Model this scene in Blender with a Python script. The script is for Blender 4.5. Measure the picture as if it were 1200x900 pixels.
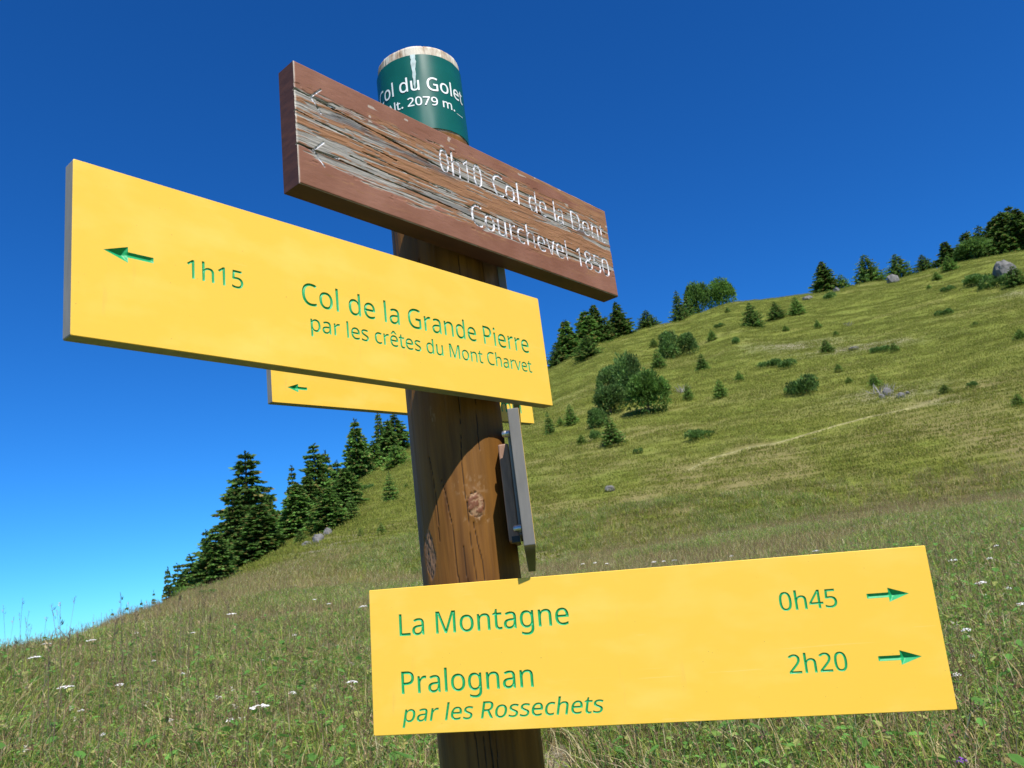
import bpy, json, math, random
import numpy as np
from mathutils import Vector, Matrix
from mathutils.geometry import delaunay_2d_cdt
R_ = math.radians
random.seed(7)
C = bpy.context.scene.collection
for o in list(bpy.data.objects):
    bpy.data.objects.remove(o)

# ---------------------------------------------------------------- camera
H = 1.35                                   # eye height above the ground at the signpost
FOC, PITCH, ROLL = 1.042428608 * 900, 0.253830574, -0.126378835
cp, sp, cr, sr = math.cos(PITCH), math.sin(PITCH), math.cos(ROLL), math.sin(ROLL)
FW = np.array([0, cp, sp]); U0 = np.array([0, -sp, cp]); R0 = np.array([1., 0, 0])
RT = cr * R0 + sr * U0; UP = -sr * R0 + cr * U0
cam_d = bpy.data.cameras.new("camera"); cam = bpy.data.objects.new("camera", cam_d); C.objects.link(cam)
cam_d.sensor_width = 36.0; cam_d.lens = 36.0 * FOC / 1200.0
cam_d.clip_start = 0.05; cam_d.clip_end = 20000
cam.matrix_world = Matrix(((RT[0], UP[0], -FW[0], 0), (RT[1], UP[1], -FW[1], 0), (RT[2], UP[2], -FW[2], H), (0, 0, 0, 1)))
cam_d.dof.use_dof = True; cam_d.dof.focus_distance = 1.15; cam_d.dof.aperture_fstop = 20
bpy.context.scene.camera = cam

# ---------------------------------------------------------------- sky, sun, exposure
SUN_AZ, SUN_EL = R_(24.0), R_(53.5)        # azimuth measured from "straight behind the camera" towards its right
sdir = Vector((math.sin(SUN_AZ) * math.cos(SUN_EL), -math.cos(SUN_AZ) * math.cos(SUN_EL), math.sin(SUN_EL)))
w = bpy.data.worlds.new("World"); bpy.context.scene.world = w; w.use_nodes = True
nt = w.node_tree; nt.nodes.clear()
sky = nt.nodes.new("ShaderNodeTexSky"); sky.sky_type = 'NISHITA'; sky.sun_disc = False
sky.sun_elevation = SUN_EL; sky.sun_rotation = math.atan2(sdir.x, sdir.y)
sky.altitude = 2100; sky.air_density = 1.0; sky.dust_density = 0.15; sky.ozone_density = 2.0
hs = nt.nodes.new("ShaderNodeHueSaturation"); hs.inputs['Saturation'].default_value = 1.25; hs.inputs['Value'].default_value = 1.0
bg = nt.nodes.new("ShaderNodeBackground"); bg.inputs[1].default_value = 0.085
wo = nt.nodes.new("ShaderNodeOutputWorld")
tint = nt.nodes.new("ShaderNodeMix"); tint.data_type = 'RGBA'; tint.blend_type = 'MULTIPLY'; tint.inputs[0].default_value = 1.0; tint.inputs[7].default_value = (0.30, 0.89, 1.42, 1)
nt.links.new(sky.outputs[0], hs.inputs['Color']); nt.links.new(hs.outputs[0], tint.inputs[6]); nt.links.new(tint.outputs[2], bg.inputs[0]); nt.links.new(bg.outputs[0], wo.inputs[0])
sun_d = bpy.data.lights.new("sun", 'SUN'); sun_d.energy = 5.0; sun_d.angle = R_(0.53); sun_d.color = (1.0, 0.95, 0.87)
sun = bpy.data.objects.new("sun", sun_d); C.objects.link(sun)
sun.rotation_euler = sdir.to_track_quat('Z', 'Y').to_euler(); sun.location = (3, -3, 6)
vs = bpy.context.scene.view_settings
vs.view_transform = 'Standard'; vs.look = 'None'; vs.exposure = 0.42; vs.gamma = 1.0

# ---------------------------------------------------------------- small helpers
def unp(px, py):
    return FW + RT * (px - 600) / FOC - UP * (py - 450) / FOC

def hash2(ix, iy, s):
    v = np.sin(ix * 127.1 + iy * 311.7 + s * 74.7) * 43758.5453
    return v - np.floor(v)
def vnoise(x, y, s=0):
    x = np.asarray(x, float); y = np.asarray(y, float)
    ix = np.floor(x); iy = np.floor(y); fx = x - ix; fy = y - iy
    fx = fx * fx * (3 - 2 * fx); fy = fy * fy * (3 - 2 * fy)
    a = hash2(ix, iy, s); b = hash2(ix + 1, iy, s); c = hash2(ix, iy + 1, s); d = hash2(ix + 1, iy + 1, s)
    return (a + (b - a) * fx) * (1 - fy) + (c + (d - c) * fx) * fy
def fbm(x, y, s=0, n=4, g=0.5):
    t = 0; a = 1; tot = 0
    for i in range(n):
        t = t + a * vnoise(x * 2 ** i, y * 2 ** i, s + i * 13); tot += a; a *= g
    return t / tot
def sstep(a, b, x):
    t = np.clip((x - a) / (b - a), 0, 1); return t * t * (3 - 2 * t)

def mk(name, verts, faces, mats=None, parent=None, midx=None, smooth=False, attrs=None, cols=None):
    me = bpy.data.meshes.new(name)
    verts = np.asarray(verts, dtype=np.float32)
    if isinstance(faces, np.ndarray):
        k = faces.shape[1]; nf = len(faces)
        me.vertices.add(len(verts)); me.vertices.foreach_set('co', verts.ravel())
        me.loops.add(nf * k); me.loops.foreach_set('vertex_index', faces.astype(np.int32).ravel())
        me.polygons.add(nf); me.polygons.foreach_set('loop_start', np.arange(0, nf * k, k, dtype=np.int32))
        me.polygons.foreach_set('loop_total', np.full(nf, k, dtype=np.int32))
    else:
        me.from_pydata([tuple(map(float, v)) for v in verts], [], faces)
    for m in (mats or []): me.materials.append(m)
    if midx is not None: me.polygons.foreach_set('material_index', np.asarray(midx, dtype=np.int32))
    if smooth: me.polygons.foreach_set('use_smooth', np.ones(len(me.polygons), dtype=bool))
    me.update(calc_edges=True)
    if attrs:
        for k, v in attrs.items():
            a = me.attributes.new(k, 'FLOAT', 'POINT'); a.data.foreach_set('value', np.asarray(v, dtype=np.float32).ravel())
    if cols is not None:
        a = me.attributes.new('col', 'FLOAT_COLOR', 'POINT')
        c4 = np.ones((len(verts), 4), dtype=np.float32); c4[:, :3] = cols; a.data.foreach_set('color', c4.ravel())
    o = bpy.data.objects.new(name, me); C.objects.link(o)
    if parent: o.parent = parent
    return o
def tag(o, label=None, cat=None, group=None, kind=None):
    if label: o['label'] = label
    if cat: o['category'] = cat
    if group: o['group'] = group
    if kind: o['kind'] = kind
    return o
def empty(name, loc, rot=(0, 0, 0)):
    o = bpy.data.objects.new(name, None); C.objects.link(o); o.location = loc; o.rotation_euler = rot; o.empty_display_size = .1
    return o
def box(x0, x1, y0, y1, z0, z1):
    v = [(x, y, z) for x in (x0, x1) for y in (y0, y1) for z in (z0, z1)]
    f = [(0, 1, 3, 2), (4, 6, 7, 5), (0, 4, 5, 1), (2, 3, 7, 6), (0, 2, 6, 4), (1, 5, 7, 3)]
    return v, f
def bevel(o, wd, seg=2):
    m = o.modifiers.new('bevel', 'BEVEL'); m.width = wd; m.segments = seg; m.limit_method = 'ANGLE'

# ---------------------------------------------------------------- materials
class NT:
    def __init__(s, name):
        s.m = bpy.data.materials.new(name); s.m.use_nodes = True; s.t = s.m.node_tree
        s.b = s.t.nodes['Principled BSDF']; s.out = s.t.nodes['Material Output']
    def n(s, typ, **kw):
        nd = s.t.nodes.new(typ)
        for k, v in kw.items():
            if k in nd.bl_rna.properties.keys(): setattr(nd, k, v)
        return nd
    def l(s, a, b): s.t.links.new(a, b)
    def val(s, sock, v): s.b.inputs[sock].default_value = v
    def attr(s, name, vec=False):
        a = s.n("ShaderNodeAttribute"); a.attribute_name = name
        return a.outputs['Color'] if vec else a.outputs['Fac']
    def mix(s, fac, a, b, mode='MIX'):
        m = s.n("ShaderNodeMix", data_type='RGBA', blend_type=mode)
        for sock, v in ((m.inputs[0], fac), (m.inputs[6], a), (m.inputs[7], b)):
            if hasattr(v, 'type') and hasattr(v, 'links'): s.l(v, sock)
            elif isinstance(v, (int, float)): sock.default_value = v
            else: sock.default_value = (*v, 1)
        return m.outputs[2]
    def noise(s, scale, detail=4, rough=.5, coord='Object', sc=(1, 1, 1), dist=0):
        tc = s.n("ShaderNodeTexCoord"); mp = s.n("ShaderNodeMapping"); mp.inputs['Scale'].default_value = sc
        nz = s.n("ShaderNodeTexNoise"); nz.inputs['Scale'].default_value = scale; nz.inputs['Detail'].default_value = detail
        nz.inputs['Roughness'].default_value = rough; nz.inputs['Distortion'].default_value = dist
        s.l(tc.outputs[coord], mp.inputs[0]); s.l(mp.outputs[0], nz.inputs['Vector']); return nz.outputs['Fac']
    def ramp(s, src, *stops):
        r = s.n("ShaderNodeValToRGB"); e = r.color_ramp.elements
        while len(e) < len(stops): e.new(.5)
        for i, (p, c) in enumerate(stops):
            e[i].position = p; e[i].color = (*(c if not isinstance(c, (int, float)) else (c, c, c)), 1)
        s.l(src, r.inputs[0]); return r.outputs[0]
    def base(s, src):
        if hasattr(src, 'links'): s.l(src, s.b.inputs['Base Color'])
        else: s.val('Base Color', (*src, 1))
    def bump(s, h, strength=.3, dist=.001):
        b = s.n("ShaderNodeBump"); b.inputs['Strength'].default_value = strength; b.inputs['Distance'].default_value = dist
        s.l(h, b.inputs['Height']); s.l(b.outputs[0], s.b.inputs['Normal'])

def yellow_mat():
    s = NT('yellow_laminate')
    n1 = s.noise(9, 4, .55, sc=(1, 1, 2.2)); n2 = s.noise(240, 3, .6, sc=(.25, 1, 3)); n3 = s.noise(2.3, 3, .5)
    c = s.mix(s.ramp(n1, (.48, 0.0), (.72, .8)), (.89, .555, .068), (.93, .62, .12))
    c = s.mix(s.ramp(n3, (.45, 0.0), (.62, .4)), c, (.87, .53, .06))
    c = s.mix(s.ramp(n2, (.35, .05), (.6, 0.0)), c, (.6, .4, .08))
    sp_ = s.noise(420, 1, .5); c = s.mix(s.ramp(sp_, (.775, 0.0), (.80, .8)), c, (.25, .14, .05))
    scr = s.noise(34, 2, .5, sc=(.12, 1, 7), dist=1.5); c = s.mix(s.ramp(scr, (.715, 0.0), (.73, .14)), c, (.97, .80, .40))
    drt = s.noise(26, 5, .7, sc=(2.2, 1, .28)); c = s.mix(s.ramp(drt, (.62, 0.0), (.80, .35)), c, (.60, .38, .10))
    s.base(c); s.l(s.ramp(n1, (.35, .34), (.7, .5)), s.b.inputs['Roughness']); s.val('Specular IOR Level', .4)
    s.bump(n2, .12, .0004); return s.m
def flat(name, c, rough=.6, metal=0.0, var=.12, scale=60, spec=.4, sc=(1, 1, 1), b=.15):
    s = NT(name); n = s.noise(scale, 4, .6, sc=sc)
    lo = tuple(v * (1 - var) for v in c); hi = tuple(min(1, v * (1 + var)) for v in c)
    s.base(s.ramp(n, (.3, lo), (.7, hi))); s.val('Roughness', rough); s.val('Metallic', metal); s.val('Specular IOR Level', spec)
    s.bump(n, b, .001); return s.m
M = {}
M['yellow'] = yellow_mat()
M['core'] = flat('grey_board_core', (.23, .225, .215), .75, var=.15, scale=90, sc=(1, 1, .2))
M['core_dark'] = flat('dark_grey_board_end', (.15, .147, .14), .8, var=.15, scale=90, sc=(1, 1, .2))
M['green'] = flat('green_groove_paint', (.010, .34, .11), .5, var=.15, scale=300)
M['metal'] = flat('zinc_steel', (.55, .55, .54), .38, metal=.9, var=.2)
M['bracket'] = flat('brown_spacer_wood', (.30, .17, .11), .6, var=.35, scale=40, sc=(3, 3, .5))
M['black'] = flat('black_rubber', (.02, .02, .02), .5)

def wood_board_mat():
    s = NT('peeling_board_paint')
    grain = s.noise(60, 5, .65, sc=(.35, 1, 9)); fine = s.noise(260, 4, .6, sc=(.25, 1, 6))
    paint = s.mix(s.ramp(s.noise(14, 3), (.35, 0.0), (.7, 1.0)), (.20, .082, .045), (.27, .125, .080))
    orange = s.mix(s.ramp(grain, (.35, 0.0), (.65, 1.0)), (.19, .085, .038), (.35, .18, .085))
    grey = s.mix(s.ramp(grain, (.3, 0.0), (.62, 1.0)), (.115, .108, .098), (.38, .36, .32))
    c = s.mix(s.attr('peel'), paint, orange)
    c = s.mix(s.attr('bare'), c, grey)
    c = s.mix(s.attr('stain'), c, (.055, .055, .06))
    c = s.mix(s.attr('crack'), c, (.008, .007, .006))
    c = s.mix(s.attr('wear'), c, (.46, .42, .36))
    s.base(c); s.val('Roughness', .62); s.val('Specular IOR Level', .35); s.bump(fine, .35, .0006); return s.m
M['board'] = wood_board_mat()
def white_letter_mat():
    s = NT('flaking_white_paint'); n = s.noise(170, 3, .6)
    s.base(s.mix(s.ramp(n, (.40, 0.0), (.56, 1.0)), (.17, .16, .155), (.70, .70, .75))); s.val('Roughness', .5); return s.m
M['white'] = white_letter_mat()
M['edgewood'] = flat('brown_board_edge', (.078, .029, .015), .6, var=.35, scale=30, sc=(.3, 1, 4))
def post_mat():
    s = NT('stained_larch_post')
    g = s.noise(55, 5, .6, sc=(1, 1, .06), dist=.4); g2 = s.noise(14, 4, .6, sc=(1, 1, .12), dist=.6); f = s.noise(400, 3, .6, sc=(1, 1, .05))
    c = s.mix(s.ramp(g, (.32, 0.0), (.68, 1.0)), (.066, .025, .004), (.205, .088, .014))
    c = s.mix(s.ramp(g2, (.42, 0.0), (.66, .6)), c, (.24, .112, .022))
    c = s.mix(s.attr('knot'), c, (.15, .058, .028))
    c = s.mix(s.attr('pale'), c, (.37, .25, .14))
    c = s.mix(s.attr('bark'), c, (.16, .095, .055))
    c = s.mix(s.attr('crack'), c, (.012, .008, .005))
    raw = s.mix(s.ramp(s.noise(40, 4, .7, sc=(1, 1, .35)), (.36, 0.0), (.54, 1.0)), (.33, .215, .13), (.66, .60, .50))
    c = s.mix(s.attr('raw'), c, raw)
    s.base(c); s.val('Roughness', .6); s.val('Specular IOR Level', .25); s.bump(f, .4, .0005); return s.m
M['post'] = post_mat()
M['sticker'] = flat('green_band_vinyl', (.006, .105, .078), .3, var=.10, scale=20, spec=.5, b=.03)
M['print'] = flat('white_print', (.80, .82, .82), .4, var=.03)
M['drip'] = flat('pale_drip_stain', (.42, .52, .52), .5, var=.3, scale=80)

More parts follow.
